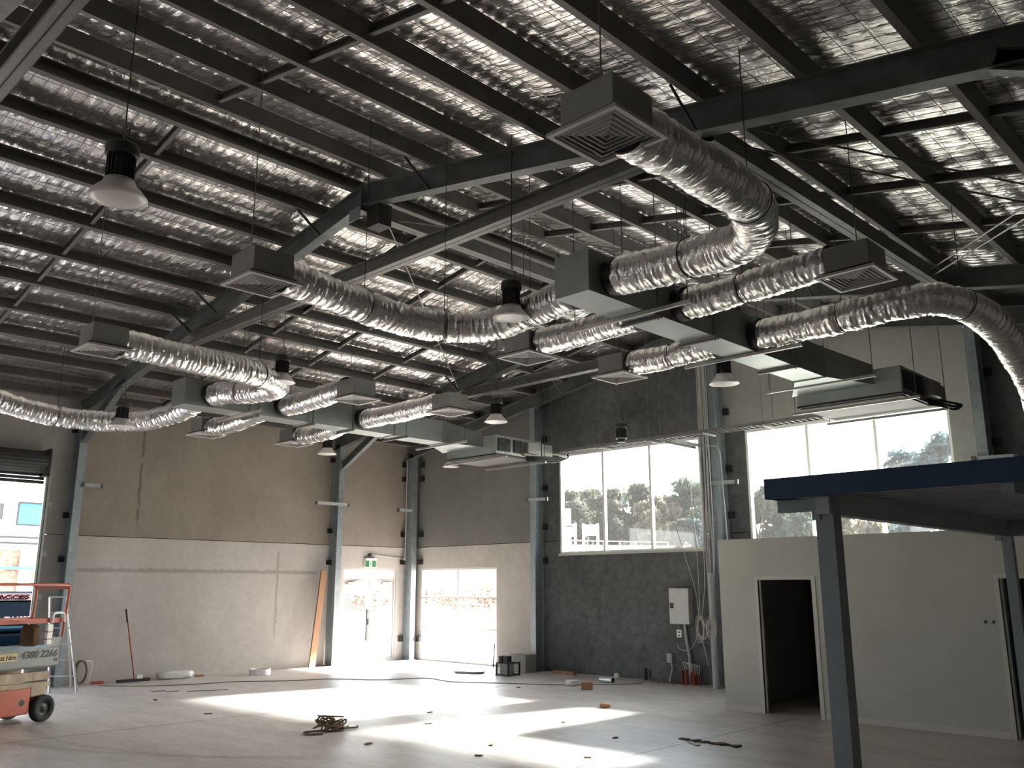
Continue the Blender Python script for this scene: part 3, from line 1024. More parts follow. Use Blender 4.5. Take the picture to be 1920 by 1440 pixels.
def fan_unit(x0, x1, y0, label):
    t = thing('fan_coil_unit', label, 'air conditioner', ((x0 + x1) / 2, y0, 4.7))
    y1 = y0 + 1.45
    z0, z1 = 4.72, 5.12
    MB().box(x0, x1, y0, y1, z0, z1).build('casing', M_DUCT, t, bevel=0.008)
    MB().box(x0 - 0.01, x1 + 0.01, y0 - 0.01, y1 + 0.01, z0 - 0.03, z0).build('base_lip', M_BLACKM, t)
    MB().box(x0 + 0.03, x1 - 0.03, y0 + 0.05, y1 - 0.4, z0 - 0.05, z0 - 0.03).build('drain_tray', mat('tray_steel', (0.12, 0.115, 0.11), 0.6, 0.2, var=0.1), t)
    MB().box(x0 + 0.06, x1 + 0.02, y1, y1 + 0.35, z0 + 0.03, z1 - 0.05).build('return_box', M_DUCTD, t)
    for a, c in ((y0 + 0.06, y0 + 0.42), (y0 + 0.55, y0 + 0.8)):
        MB().box(x1, x1 + 0.03, a, c, z0 + 0.06, z1 - 0.06).build('access_panel', M_BLACKM, t)
    MB().box(x1, x1 + 0.12, y0 + 0.9, y0 + 1.3, z0 + 0.08, z1 - 0.08).build('control_box', M_DUCTD, t)
    MB().box(x1 + 0.0, x1 + 0.05, y0 + 0.83, y0 + 0.88, z0 + 0.03, z0 + 0.09).build('valve', M_TIMBER, t)
    for k in range(3):
        MB().tube(bez([(x1 + 0.02, y0 + 0.95, z0 + 0.02 - 0.04 * k), (x1 + 0.12, y0 + 1.2, z0 + 0.02 - 0.04 * k), (x1 + 0.16, y1 + 0.25, z0 + 0.05 - 0.05 * k), (x1 + 0.12, y1 + 0.75, z0 + 0.1), (x1 - 0.2, GY - 0.4, z0 + 0.25)], 6), 0.022, 7).build('insulated_pipe', M_BLACK, t)
    for y in (y0 + 0.15, y1 - 0.05):
        r_ = MB().box(x0 - 0.16, x1 + 0.18, y - 0.02, y + 0.02, z0 - 0.10, z0 - 0.06).build('support_rail', M_RAIL, t)
        for x in (x0 - 0.12, x1 + 0.14):
            MB().tube([(x, y, z0 - 0.11), (x, y, zr(x, 0.5))], 0.006, 5).build('hanger_rod', M_ROD, r_)
    return t


fan_unit(-6.30, -4.66, 13.05, 'fan coil unit hanging in front of the high window, above the canopy')
fan_unit(-14.82, -13.25, 13.2, 'fan coil unit with black pipes hanging before the corner bay')


def flex(label, pts, r=0.185, seed=0, straps=(), nu=60):
    """crumpled foil flexible duct swept along a curve"""
    rng = np.random.default_rng(100 + seed)
    c = bez(pts, 40)
    # resample evenly
    L = [0.0]
    for a, b_ in zip(c[:-1], c[1:]):
        L.append(L[-1] + (b_ - a).length)
    n = int(L[-1] / 0.0105)
    S = np.linspace(0, L[-1], n)
    C_ = np.array([[*p] for p in c])
    P = np.stack([np.interp(S, L, C_[:, k]) for k in range(3)], -1)
    D = np.gradient(P, axis=0)
    D /= np.linalg.norm(D, axis=1)[:, None]
    up = np.array([0, 0, 1.0])
    A = np.cross(D, up)
    A /= np.linalg.norm(A, axis=1)[:, None]
    B = np.cross(A, D)
    th = np.linspace(0, 2 * np.pi, nu, endpoint=False)
    Sg, Tg = np.meshgrid(S, th, indexing='ij')

    def nz(cs, ct):
        gs, gt = int(L[-1] / cs) + 3, ct
        g = rng.random((gs, gt))
        u, v_ = Sg / cs, Tg / (2 * np.pi) * gt
        i, j = np.floor(u).astype(int), np.floor(v_).astype(int)
        fu, fv = u - i, v_ - j
        fu, fv = fu * fu * (3 - 2 * fu), fv * fv * (3 - 2 * fv)
        j1 = (j + 1) % gt
        return g[i, j] * (1 - fu) * (1 - fv) + g[i + 1, j] * fu * (1 - fv) + g[i, j1] * (1 - fu) * fv + g[i + 1, j1] * fu * fv
    R = r * (1 + 0.075 * (nz(0.045, 6) - 0.5) + 0.085 * (nz(0.024, 10) - 0.5) + 0.03 * (nz(0.018, 22) - 0.5) + 0.06 * (nz(0.3, 5) - 0.5))
    R *= 1 + 0.03 * np.sin(Sg / 0.9 * 2 * np.pi)
    for s_ in straps:
        R *= 1 - 0.10 * np.exp(-((Sg - s_ * L[-1]) / 0.035) ** 2)
    V_ = P[:, None, :] + R[..., None] * (np.cos(Tg)[..., None] * A[:, None, :] + np.sin(Tg)[..., None] * B[:, None, :])
    V_[..., 2] -= 0.012 * (np.abs(np.cos(Tg)))
    I, J = np.meshgrid(np.arange(n - 1), np.arange(nu), indexing='ij')
    J2 = (J + 1) % nu
    q = np.stack([I * nu + J, I * nu + J2, (I + 1) * nu + J2, (I + 1) * nu + J], -1).reshape(-1, 4)
    t = thing('flexible_duct', label, 'flexible duct', tuple(P[0]))
    fo = inst('foil_sleeve', grid_mesh('foil_sleeve', V_.reshape(-1, 3) - P[0], q, M_FLEX), t)
    for s_ in straps:
        i = min(n - 2, int(s_ * n))
        ring = [P[i] + (math.cos(a) * A[i] + math.sin(a) * B[i]) * (r * 0.985) for a in np.linspace(0, 2 * math.pi, 28, endpoint=False)]
        b = MB().tube(ring, 0.006, 5, closed=True)
        x, y, z = P[i]
        b.tube([(x, y, z + r * 0.95), (x, y, zr(x, 0.5))], 0.005, 4)
        b.build('hanger_strap', M_BLACKM, t)
    for k in (0, n - 1):
        ring = [P[k] + (math.cos(a) * A[k] + math.sin(a) * B[k]) * (r * 0.98) for a in np.linspace(0, 2 * math.pi, 28, endpoint=False)]
        MB().tube(ring, 0.014, 5, closed=True).build('clamp_band', M_BLACKM, t)
    return t


ZD = 4.95


def diffuser(x, y, label, h=0.30, hw=0.225):
    t = thing('ceiling_diffuser', label, 'air diffuser', (x, y, ZD))
    MB().box(x - hw, x + hw, y - hw, y + hw, ZD + 0.02, ZD + 0.02 + h).build('plenum_box', M_DUCTD, t)
    b = MB().frame(x - 0.3, x + 0.3, y - 0.3, y + 0.3, ZD - 0.002, ZD + 0.022, 0.036, plane='z')
    fr = b.build('frame', M_LOUV, t)
    MB().box(x - 0.262, x + 0.262, y - 0.262, y + 0.262, ZD + 0.05, ZD + 0.055).build('backing', M_BLACKM, t)
    for k in range(6):
        o_, i_ = 0.262 - 0.043 * k, 0.262 - 0.043 * k - 0.021
        zo, zi = ZD + 0.034, ZD + 0.004
        vs = []
        for rr, z in ((o_, zo), (i_, zi), (i_ - 0.004, zi), (o_ - 0.004, zo + 0.001)):
            rr = max(rr, 0.004)
            vs += [(x - rr, y - rr, z), (x + rr, y - rr, z), (x + rr, y + rr, z), (x - rr, y + rr, z)]
        fs = []
        for a in range(4):
            for e in range(4):
                e2 = (e + 1) % 4
                fs.append((a * 4 + e, a * 4 + e2, ((a + 1) % 4) * 4 + e2, ((a + 1) % 4) * 4 + e))
        MB().add(vs, fs).build('louvre', M_LOUV, fr)
    rods(t, ((x + 0.12, y - hw + 0.02),), ZD + 0.3)
    return t


D = {
    1: diffuser(-3.37, 4.43, 'largest-looking square diffuser box, hanging nearest the camera', 0.29),
    2: diffuser(-7.80, 4.38, 'square diffuser box hanging against the main rafter, feeding the long sagging duct', 0.30),
    3: diffuser(-3.36, 8.46, 'square diffuser box by the pale bracing rods, end of a short straight duct'),
    4: diffuser(-11.62, 4.30, 'diffuser box at the start of the U-bent duct above the concrete wall', 0.30),
    5: diffuser(-7.88, 8.46, 'diffuser box just behind the middle hanging lamp'),
    6: diffuser(-7.70, 10.26, 'diffuser box seen against the charcoal gable wall'),
    7: diffuser(-11.80, 8.48, 'diffuser box nearer the camera of the two in front of the corner bay'),
    8: diffuser(-11.50, 10.30, 'farther diffuser box in front of the corner bay, beside a hanging lamp'),
    9: diffuser(-16.85, 8.44, 'small-looking diffuser box in front of the stained concrete wall, under duct end'),
    10: diffuser(-16.60, 10.34, 'small-looking diffuser box hanging near the plank side of the concrete wall'),
}
ZF = 5.15
flex('large foil elbow duct looping from the nearest diffuser back into the long duct', [(-3.37, 4.66, 5.13), (-3.36, 5.6, 5.14), (-3.42, 6.5, 5.14), (-3.85, 7.15, 5.14), (-4.6, 7.25, 5.16), (-5.38, 7.2, 5.17)], 0.20, 1, (0.42, 0.8))
flex('long sagging foil duct running from the main-rafter diffuser to the long duct', [(-7.8, 4.62, 5.12), (-7.82, 5.5, 5.05), (-7.75, 6.3, 4.98), (-7.3, 7.0, 4.97), (-6.6, 7.22, 5.08), (-6.07, 7.25, 5.16)], 0.19, 2, (0.28, 0.55, 0.84))
flex('short straight foil duct leading to the diffuser by the pale rods', [(-5.38, 8.5, 5.16), (-4.8, 8.5, 5.17), (-4.2, 8.48, 5.19), (-3.6, 8.46, 5.2)], 0.175, 3, (0.42,))
flex('U-bent foil duct doubling back above the concrete wall', [(-11.62, 4.54, 5.12), (-11.62, 5.5, 5.08), (-11.7, 6.5, 5.06), (-12.05, 7.15, 5.05), (-12.8, 7.3, 5.08), (-13.5, 7.15, 5.14), (-13.96, 7.1, 5.16)], 0.19, 4, (0.45, 0.85))
flex('short foil duct between the middle diffuser and the long duct', [(-7.64, 8.46, 5.14), (-7.1, 8.48, 5.13), (-6.5, 8.5, 5.16), (-6.07, 8.5, 5.16)], 0.175, 5)
flex('short foil duct leading to the diffuser against the charcoal wall', [(-7.46, 10.26, 5.14), (-6.9, 10.27, 5.12), (-6.4, 10.28, 5.16), (-6.07, 10.28, 5.17)], 0.175, 6, (0.5,))
flex('short foil duct to the nearer corner-bay diffuser', [(-13.96, 8.5, 5.16), (-13.2, 8.5, 5.16), (-12.6, 8.5, 5.19), (-12.04, 8.48, 5.2)], 0.18, 7)
flex('short foil duct to the farther corner-bay diffuser', [(-13.96, 10.28, 5.16), (-13.2, 10.3, 5.15), (-12.4, 10.3, 5.16), (-11.74, 10.3, 5.18)], 0.18, 8)
flex('short foil duct ending in the diffuser under the duct end by the stained wall', [(-16.6, 8.44, 5.1), (-16.0, 8.44, 5.06), (-15.3, 8.45, 5.1), (-14.66, 8.45, 5.16)], 0.175, 9)
flex('short foil duct ending in the diffuser on the plank side of the wall', [(-16.36, 10.34, 5.12), (-15.8, 10.34, 5.07), (-15.2, 10.34, 5.1), (-14.66, 10.34, 5.16)], 0.175, 10, (0.4,))
flex('long foil duct coming in from the photograph edge above the roller door', [(-16.8, 4.3, 5.15), (-16.85, 5.2, 5.0), (-16.7, 6.0, 4.93), (-16.1, 6.7, 4.92), (-15.4, 7.05, 5.02), (-14.66, 7.15, 5.16)], 0.19, 11, (0.3, 0.55))
flex('foil duct arching over and dropping behind the navy canopy', [(-5.38, 10.25, 5.16), (-4.7, 10.22, 5.14), (-3.9, 10.2, 5.15), (-3.25, 10.38, 5.18), (-2.92, 11.0, 5.05), (-2.8, 11.7, 4.72), (-2.75, 12.2, 4.25), (-2.75, 12.5, 3.6)], 0.19, 12, (0.22, 0.5))

# ------------------------------------------------------------------ high bay lamps
def lamp_meshes():
    sh = MB().lathe([(0.10, 0.125), (0.108, 0.125), (0.135, 0.085), (0.175, 0.045), (0.21, 0.0), (0.214, -0.006), (0.206, -0.006), (0.168, 0.038), (0.128, 0.078), (0.10, 0.115)], 40, closed=True).mesh('shade', M_SHADE, True)
    core = MB().lathe([(0.0, 0.05), (0.085, 0.05), (0.085, 0.42), (0.0, 0.42)], 20)
    core = core.mesh('core', M_SINK)
    fin = MB().box(0.08, 0.105, -0.003, 0.003, 0.14, 0.33).mesh('fin', M_SINK)
    cap = MB().lathe([(0.0, 0.33), (0.118, 0.33), (0.122, 0.335), (0.122, 0.41), (0.112, 0.425), (0.0, 0.43)], 28).mesh('driver_cap', M_SINK, True)
    ring = MB().lathe([(0.1, 0.12), (0.112, 0.12), (0.112, 0.135), (0.1, 0.135)], 28, closed=True).mesh('collar', M_RAIL, True)
    cov = MB().lathe([(0.0, -0.022), (0.08, -0.019), (0.15, -0.013), (0.205, -0.004), (0.205, 0.0), (0.0, 0.0)], 40).mesh('cover', M_SHADE, True)
    return sh, core, fin, cap, ring, cov


LM = lamp_meshes()


def lamp(x, y, z, label, shade=True):
    t = thing('high_bay_lamp', label, 'hanging lamp', (x, y, z), 'unlit high bay lamps')
    if shade:
        inst('shade', LM[0], t)
    c = inst('heat_sink', LM[1], t)
    for k in range(18):
        inst('fin', LM[2], c, rot=(0, 0, 2 * math.pi * k / 18))
    inst('driver_cap', LM[3], t)
    inst('collar', LM[4], t)
    if shade:
        inst('cover', LM[5], t)
    top = zr(x, 0.5)
    MB().tube([(x, y, z + 0.42), (x, y, top)], 0.005, 5).build('suspension_wire', M_ROD, t)
    MB().tube(bez([(x + 0.03, y, z + 0.42), (x + 0.05, y + 0.02, z + 0.55), (x + 0.01, y, z + 0.72), (x + 0.012, y, top)], 8), 0.004, 4).build('power_cord', M_BLACK, t)


lamp(-6.40, 2.36, 4.80, 'biggest hanging lamp, alone near the upper edge beside the roof purlins')
lamp(-6.70, 6.92, 4.93, 'hanging lamp in front of the long sagging foil duct')
lamp(-11.78, 7.06, 5.02, 'hanging lamp in front of the U-bent foil duct')
lamp(-6.37, 10.96, 4.77, 'hanging lamp beside the cable bundle, below the long rectangular duct')
lamp(-11.26, 11.22, 4.88, 'hanging lamp above the fan unit with black pipes')
lamp(-16.90, 15.20, 4.95, 'smallest hanging lamp, below the fan unit with black pipes')
lamp(-16.68, 11.26, 4.85, 'hanging lamp close to the top of the plank-side column')
lamp(-15.49, 6.18, 4.68, 'hanging lamp in front of the foil duct above the roller door')
lamp(-10.66, 14.2, 4.72, 'dark lamp body without shade hanging before the charcoal gable wall', False)

# ------------------------------------------------------------------ cable tray and cables
TY, TZ = 15.3, 4.93
t = thing('cable_tray', 'ladder cable tray hung along the gable wall above the windows', 'cable tray', (-10.4, TY, TZ))
for y in (TY - 0.15, TY + 0.15):
    MB().box(-13.9, -6.6, y - 0.008, y + 0.008, TZ - 0.01, TZ + 0.06).build('side_rail', M_TRAY, t)
rm = MB().box(-0.012, 0.012, -0.142, 0.142, -0.004, 0.008).mesh('rung', M_TRAY)
for k in range(61):
    o = inst('rung', rm, t, (-13.85 + 0.12 * k + 10.4, 0, 0))
for x in (-13.3, -11.9, -10.6, -9.3, -8.0, -6.8):
    h = MB().box(x - 0.02, x + 0.02, TY - 0.27, TY + 0.22, TZ - 0.05, TZ - 0.012).build('tray_bracket', M_TRAY, t)
    for y in (TY - 0.23, TY + 0.19):
        MB().tube([(x, y, TZ - 0.05), (x, y, zr(x, 0.5))], 0.005, 4).build('hanger_rod', M_TRAY, h)
t = thing('cable_tray', 'short cable tray arm reaching from the long tray to the column', 'cable tray', (-9.85, 15.5, 4.74))
for x in (-9.97, -9.75):
    MB().box(x - 0.006, x + 0.006, 14.75, 15.85, 4.74, 4.80).build('side_rail', M_TRAY, t)
for k in range(9):
    MB().box(-9.965, -9.755, 14.8 + k * 0.12, 14.82 + k * 0.12, 4.745, 4.753).build('rung', M_TRAY, t)
MB().tube([(-9.7, 15.8, 4.78), (-9.42, 15.78, 4.74), (-9.36, 15.78, 4.6), (-9.30, 15.78, 2.75)], 0.013, 7).build('support_pipe', M_PVC, t)

rnd = random.Random(5)
t = thing('cable_bundle', 'thick bundle of pale cables running down the column to the floor', 'cables', (-9.75, 15.8, 0))
for k in range(9):
    x = -9.82 + 0.028 * k
    y = 15.74 + 0.03 * rnd.random()
    MB().tube(bez([(x + rnd.uniform(-.02, .02), y, 6.9), (x, y, 5.2), (x + rnd.uniform(-.03, .03), y, 4.0), (x + rnd.uniform(-.03, .03), y - 0.01, 2.6), (x * 0.4 + -9.7 * 0.6, y, 1.5), (x * 0.5 + -9.7 * 0.5, y, 0.0)], 6), 0.012, 6).build('cable', M_CABLE if k % 2 else M_PVC, t)
t = thing('conduit_pipe', 'fat grey conduit standing on the floor beside the partition', 'pipe', (-9.66, 15.68, 0))
MB().tube([(-9.66, 15.68, 0), (-9.66, 15.68, 2.2)], 0.065, 14).build('pipe_body', M_PVC, t)


def loops(label, c, rx, rz, n, seed, tail):
    t = thing('cable_coil', label, 'cable coil', c)
    rr = random.Random(seed)
    for k in range(n):
        pts = []
        a0 = rr.uniform(0, 6)
        cx, cz = c[0] + rr.uniform(-.03, .03), c[2] + rr.uniform(-.05, .05)
        ax, az = rx * rr.uniform(.55, 1.0), rz * rr.uniform(.6, 1.0)
        tilt = rr.uniform(-.3, .3)
        for i in range(20):
            a = 2 * math.pi * i / 20 + a0
            u, v_ = ax * math.cos(a), az * math.sin(a)
            pts.append((cx + u * math.cos(tilt) - v_ * math.sin(tilt), c[1] + 0.012 * k * (0.5 + 0.5 * math.sin(a)) - 0.03, cz + u * math.sin(tilt) + v_ * math.cos(tilt)))
        MB().tube(pts, 0.006, 5, closed=True).build('cable_loop', M_CABLE, t)
    for pts in tail:
        MB().tube(bez(pts, 8), 0.007, 5).build('cable_end', M_CABLE, t)
    return t


loops('coil of loose cable hanging between the switchboard and the column', (-10.15, 16.0, 1.1), 0.11, 0.25, 9, 3,
      [[(-10.9, 15.5, 4.9), (-10.6, 15.9, 3.2), (-10.25, 16.0, 1.9), (-10.17, 15.98, 1.3)],
       [(-10.2, 15.6, 4.9), (-10.15, 15.95, 3.0), (-10.14, 15.98, 1.3)],
       [(-9.8, 15.7, 3.0), (-9.95, 15.9, 2.0), (-10.1, 15.98, 1.3)],
       [(-10.12, 15.98, 0.9), (-10.05, 15.98, 0.6), (-10.0, 15.98, 0.38)],
       [(-10.22, 15.98, 0.95), (-10.4, 15.98, 0.7), (-10.62, 15.98, 0.66), (-10.72, 15.98, 0.75)]])
loops('coil of loose cable tied around the conduit beside the partition edge', (-9.66, 15.6, 1.15), 0.12, 0.24, 8, 8,
      [[(-9.6, 15.6, 1.0), (-9.58, 15.6, 0.75), (-9.66, 15.6, 0.6)]])

# ------------------------------------------------------------------ electrical gear on the charcoal wall
t = thing('switchboard', 'pale grey metal switchboard cabinet on the charcoal wall', 'switchboard', (-10.67, GY - 0.08, 1.17))
MB().box(-10.91, -10.43, GY - 0.17, GY, 1.17, 1.90).build('cabinet', M_BOXW, t, bevel=0.006)
dr = MB().box(-10.905, -10.435, GY - 0.185, GY - 0.17, 1.18, 1.89).build('door', M_BOXW, t, bevel=0.004)
MB().box(-10.88, -10.80, GY - 0.195, GY - 0.185, 1.49, 1.60).lathe([(0.012, -0.012), (0.012, 0)], 10, (-10.84, GY - 0.195, 1.55), 'y').build('lock', M_BLACK, dr)
MB().tube(bez([(-10.62, GY - 0.06, 1.17), (-10.60, GY - 0.06, 0.9), (-10.53, GY - 0.07, 0.5), (-10.53, GY - 0.08, 0.0)], 8), 0.032, 10).build('conduit', M_PVC, t)
t = thing('power_outlet', 'small white double outlet below the switchboard cabinet', 'outlet', (-10.79, GY - 0.02, 0.92))
MB().box(-10.85, -10.73, GY - 0.03, GY, 0.90, 1.05).build('plate', M_WHITE, t)
MB().box(-10.81, -10.77, GY - 0.04, GY - 0.03, 0.92, 0.95).box(-10.81, -10.77, GY - 0.04, GY - 0.03, 0.99, 1.02).build('socket', M_BLACK, t)
MB().tube([(-10.80, GY - 0.02, 1.05), (-10.80, GY - 0.02, 1.17)], 0.008, 6).build('conduit', M_PVC, t)
t = thing('junction_box', 'grey junction box low on the charcoal wall', 'junction box', (-11.02, GY - 0.05, 0.37))
MB().box(-11.09, -10.96, GY - 0.09, GY, 0.38, 0.57).build('box_body', M_PVC, t, bevel=0.008)
MB().tube(bez([(-11.0, GY - 0.05, 0.38), (-10.98, GY - 0.06, 0.25), (-11.0, GY - 0.1, 0.12), (-11.02, GY - 0.1, 0.0)], 6), 0.014, 7).build('conduit', M_CABLE, t)
t = thing('conduit_stubs', 'cluster of red-dusted conduit stubs rising from the floor under the switchboard', 'pipes', (-10.5, GY - 0.2, 0))
for k, (dx, dy, h) in enumerate(((-0.16, 0.0, 0.26), (-0.09, 0.05, 0.2), (-0.02, -0.05, 0.3), (0.06, 0.03, 0.24), (0.13, -0.02, 0.3), (0.2, 0.04, 0.2))):
    MB().tube([(-10.48 + dx, GY - 0.2 + dy, 0), (-10.48 + dx, GY - 0.2 + dy, h)], 0.028, 9).build('stub', M_RED, t)
for k in range(5):
    a = k * 0.5
    MB().tube(bez([(-10.55 + 0.05 * k, GY - 0.2, 0.25), (-10.6 + 0.07 * k, GY - 0.22, 0.42 - 0.02 * k), (-10.45 + 0.06 * k, GY - 0.24, 0.38), (-10.42 + 0.05 * k, GY - 0.22, 0.2)], 6), 0.008, 5).build('cable_end', M_CABLE, t)
b = MB()
rr = random.Random(77)
for k in range(420):
    x, y = rr.gauss(-10.75, 0.36), GY - 0.06 - abs(rr.gauss(0, 0.16))
    s_ = rr.uniform(0.008, 0.03)
    a = rr.uniform(0, 3)
    c_, d_ = math.cos(a) * s_, math.sin(a) * s_
    b.add([(x - c_, y - d_, 0.002), (x + d_, y - c_, 0.003), (x + c_, y + d_, 0.004), (x - d_, y + c_, 0.003)], [(0, 1, 2, 3)])
tag(b.build('red_dust', M_RED, t), kind='stuff')
t = thing('pipe_stub', 'short dark pipe stub standing against the charcoal wall', 'pipe', (-11.63, GY - 0.1, 0))
MB().tube([(-11.63, GY - 0.1, 0), (-11.63, GY - 0.1, 0.24)], 0.035, 10).build('pipe_body', M_BLACKM, t)

# ------------------------------------------------------------------ things on the floor
def slab(name, label, cat, c, sx, sy, sz, rz, m, bev=0.004):
    t = MB().box(-sx / 2, sx / 2, -sy / 2, sy / 2, 0, sz)
    o = inst(name, t.mesh(name, m), None, c, (0, 0, rz))
    if bev:
        bv = o.modifiers.new('edge', 'BEVEL')
        bv.width = bev
    return tag(o, label, cat)


# leaning plank
b = MB().bar((-19.24, 12.82, 0.0), (-19.36, 13.14, 2.33), 0.05, 0.17, up=(0, 1, 0))
tag(b.build('plank', M_TIMBER), 'long reddish timber plank leaning beside the galvanised column', 'timber plank')
# floor squeegee with red pole
t = thing('floor_squeegee', 'wide floor squeegee with red pole leaning on the concrete wall', 'squeegee', (-19.2, 8.5, 0))
MB().box(-19.27, -19.19, 8.1, 8.78, 0.0, 0.06).build('blade', M_BLACK, t)
MB().tube([(-19.23, 8.46, 0.05), (-19.47, 8.30, 1.26)], 0.014, 8).build('pole', M_REDP, t)
MB().tube([(-19.465, 8.303, 1.2), (-19.515, 8.268, 1.48)], 0.02, 8).build('grip', M_BLACK, t)
MB().box(-19.27, -19.2, 8.5, 8.62, 0.06, 0.13).build('socket', M_WHITE, t)


def lump(name, label, cat, c, sx, sy, sz, m, seed=0, rz=0.0, n=14):
    """soft wrapped bundle"""
    rr = random.Random(seed)
    b = MB()
    vs, fs = [], []
    for i in range(n + 1):
        v_ = i / n
        for j in range(2 * n):
            u = 2 * math.pi * j / (2 * n)
            ph = math.pi * v_
            x, y, z = math.sin(ph) * math.cos(u), math.sin(ph) * math.sin(u), math.cos(ph)
            f = lambda q: math.copysign(abs(q) ** 0.5, q)
            k = 1 + rr.uniform(-.05, .05)
            vs.append((f(x) * sx / 2 * k, f(y) * sy / 2 * k, (f(z) + 1) * sz / 2 * (1 if z < 0 else k)))
    for i in range(n):
        for j in range(2 * n):
            j2 = (j + 1) % (2 * n)
            fs.append((i * 2 * n + j, (i + 1) * 2 * n + j, (i + 1) * 2 * n + j2, i * 2 * n + j2))
    b.add(vs, fs)
    return tag(inst(name, b.mesh(name, m, True), None, c, (0, 0, rz)), label, cat)


lump('wrapped_bundle', 'plastic-wrapped bundle lying at the foot of the concrete wall', 'bundle', (-19.25, 9.35, 0.0), 0.32, 0.78, 0.17, M_BAG, 2)
tag(MB().lathe([(0.20, 0), (0.24, 0), (0.24, 0.12), (0.20, 0.12)], 36, (-18.72, 11.1, 0), closed=True).build('tape_roll', M_WHITE, smooth=True), 'white ring-shaped roll lying flat near the concrete wall', 'roll')
lump('scrap_paper', 'crumpled scrap beside the plastic-wrapped bundle', 'scrap', (-19.3, 9.95, 0.0), 0.12, 0.22, 0.04, M_PAPER, 4)
# hose and white hook at wall
t = thing('hose_coil', 'brown coiled hose and pale cord hung low on the concrete wall', 'hose', (-19.45, 7.45, 0))
for k in range(5):
    pts = [(-19.46 + 0.02 * k, 7.42 + 0.13 * math.cos(a) * (1 - .04 * k), 0.25 + 0.22 * math.sin(a)) for a in np.linspace(0, 2 * math.pi, 24, endpoint=False)]
    MB().tube(pts, 0.016, 6, closed=True).build('hose_turn', M_HOSE, t)
MB().tube(bez([(-19.4, 7.5, 0.47), (-19.4, 7.62, 0.42), (-19.4, 7.6, 0.15), (-19.38, 7.55, 0.02)], 6), 0.012, 6).build('cord', M_WHITE, t)
slab('red_block', 'small red block on the floor under the coiled hose', 'block', (-19.35, 7.75, 0), 0.08, 0.22, 0.05, 0.1, M_REDP)

# extension cord snaking over the floor
pts = [(-18.9, 7.6, 0.008), (-18.2, 8.2, 0.008), (-17.8, 9.0, 0.008), (-17.6, 9.9, 0.008), (-17.0, 10.7, 0.008), (-16.6, 11.6, 0.008), (-15.7, 12.2, 0.008), (-15.3, 13.1, 0.008), (-14.3, 13.0, 0.008), (-13.2, 13.6, 0.008), (-12.4, 14.0, 0.008), (-11.8, 14.6, 0.008), (-11.2, 15.4, 0.008)]
tag(MB().tube(bez(pts, 10), 0.008, 5).build('extension_cord', M_HOSE), 'thin brown extension cord snaking across the floor from wall to wall', 'cord')
for k, (x, y, a) in enumerate(((-17.3, 7.9, 0.4), (-16.7, 8.3, 0.9))):
    pts = [(x + 0.5 * i / 6 * math.cos(a) + 0.05 * math.sin(i * 1.9 + k), y + 0.9 * i / 6 * math.sin(a) + 0.06 * math.cos(i * 2.1), 0.007) for i in range(7)]
    tag(MB().tube(bez(pts, 6), 0.007, 5).build('loose_cord', M_HOSE), ('loose brown cord end lying nearest the ladder', 'loose brown cord end lying farther from the ladder, before the wall')[k], 'cord')
# tangled rope heap
t = thing('rope_heap', 'heap of tangled brown rope with a board on top, lying on the open floor', 'rope', (-10.85, 7.6, 0))
rr = random.Random(11)
for k in range(9):
    rad = rr.uniform(0.08, 0.2)
    cx, cy = -10.82 + rr.uniform(-.05, .05), 7.6 + rr.uniform(-.1, .08)
    z0 = 0.015 + 0.018 * k
    pts = [(cx + rad * 1.0 * math.cos(a), cy + rad * 1.2 * math.sin(a), max(0.012, z0 + 0.03 * math.sin(a * 2 + k))) for a in np.linspace(0, 2 * math.pi, 18, endpoint=False)]
    MB().tube(pts, 0.013, 6, closed=True).build('rope_turn', M_HOSE, t)
MB().tube(bez([(-10.8, 7.5, 0.02), (-10.9, 7.2, 0.013), (-10.7, 7.15, 0.013), (-10.6, 7.3, 0.013)], 8), 0.012, 6).tube(bez([(-10.8, 7.7, 0.02), (-10.75, 7.95, 0.013), (-10.85, 8.05, 0.013)], 6), 0.012, 6).build('rope_end', M_HOSE, t)
MB().bar((-10.9, 7.42, 0.20), (-10.85, 7.78, 0.165), 0.10, 0.015).build('board', M_BROWN_B, t)

# speaker-like stand: black frame with boxes
t = thing('equipment_stand', 'low black metal stand holding dark boxes near the corner window', 'stand', (-14.45, 14.8, 0))
for z in (0.02, 0.27):
    MB().frame(-14.65, -14.25, 14.6, 15.0, z - 0.012, z + 0.012, 0.03, plane='z').build('rim', M_BLACKM, t)
for x in (-14.63, -14.27):
    for y in (14.62, 14.98):
        MB().box(x - 0.015, x + 0.015, y - 0.015, y + 0.015, 0.0, 0.28).build('leg', M_BLACKM, t)
MB().box(-14.58, -14.36, 14.68, 14.9, 0.03, 0.25).build('drum', M_GREYP, t)
MB().box(-14.6, -14.5, 14.65, 14.8, 0.282, 0.42).build('dark_box', M_BLACK, t)
MB().box(-14.46, -14.34, 14.65, 14.8, 0.282, 0.42).build('dark_box', M_BLACK, t)
slab('carton', 'dark carton standing behind the black equipment stand', 'box', (-14.75, 15.6, 0), 0.5, 0.35, 0.4, 0.0, M_GREYP)
tag(MB().tube([(-16.18, 16.05, 0), (-16.2, 16.12, 0.55)], 0.016, 7).build('short_pole', M_BLACKM), 'short dark pole leaning at the edge of the corner window', 'pole')
lump('plastic_sheet', 'crumpled clear plastic sheet on the floor by the corner window', 'plastic sheet', (-15.5, 14.6, 0.0), 0.7, 0.35, 0.05, M_BAG, 9, 0.4)
slab('wood_block', 'small brown wooden block on the floor before the charcoal wall', 'block', (-11.42, 13.88, 0), 0.2, 0.16, 0.14, 0.5, M_TIMBER)
t = thing('paint_tin', 'metal tin lying on its side before the charcoal wall', 'tin', (-11.9, 15.1, 0))
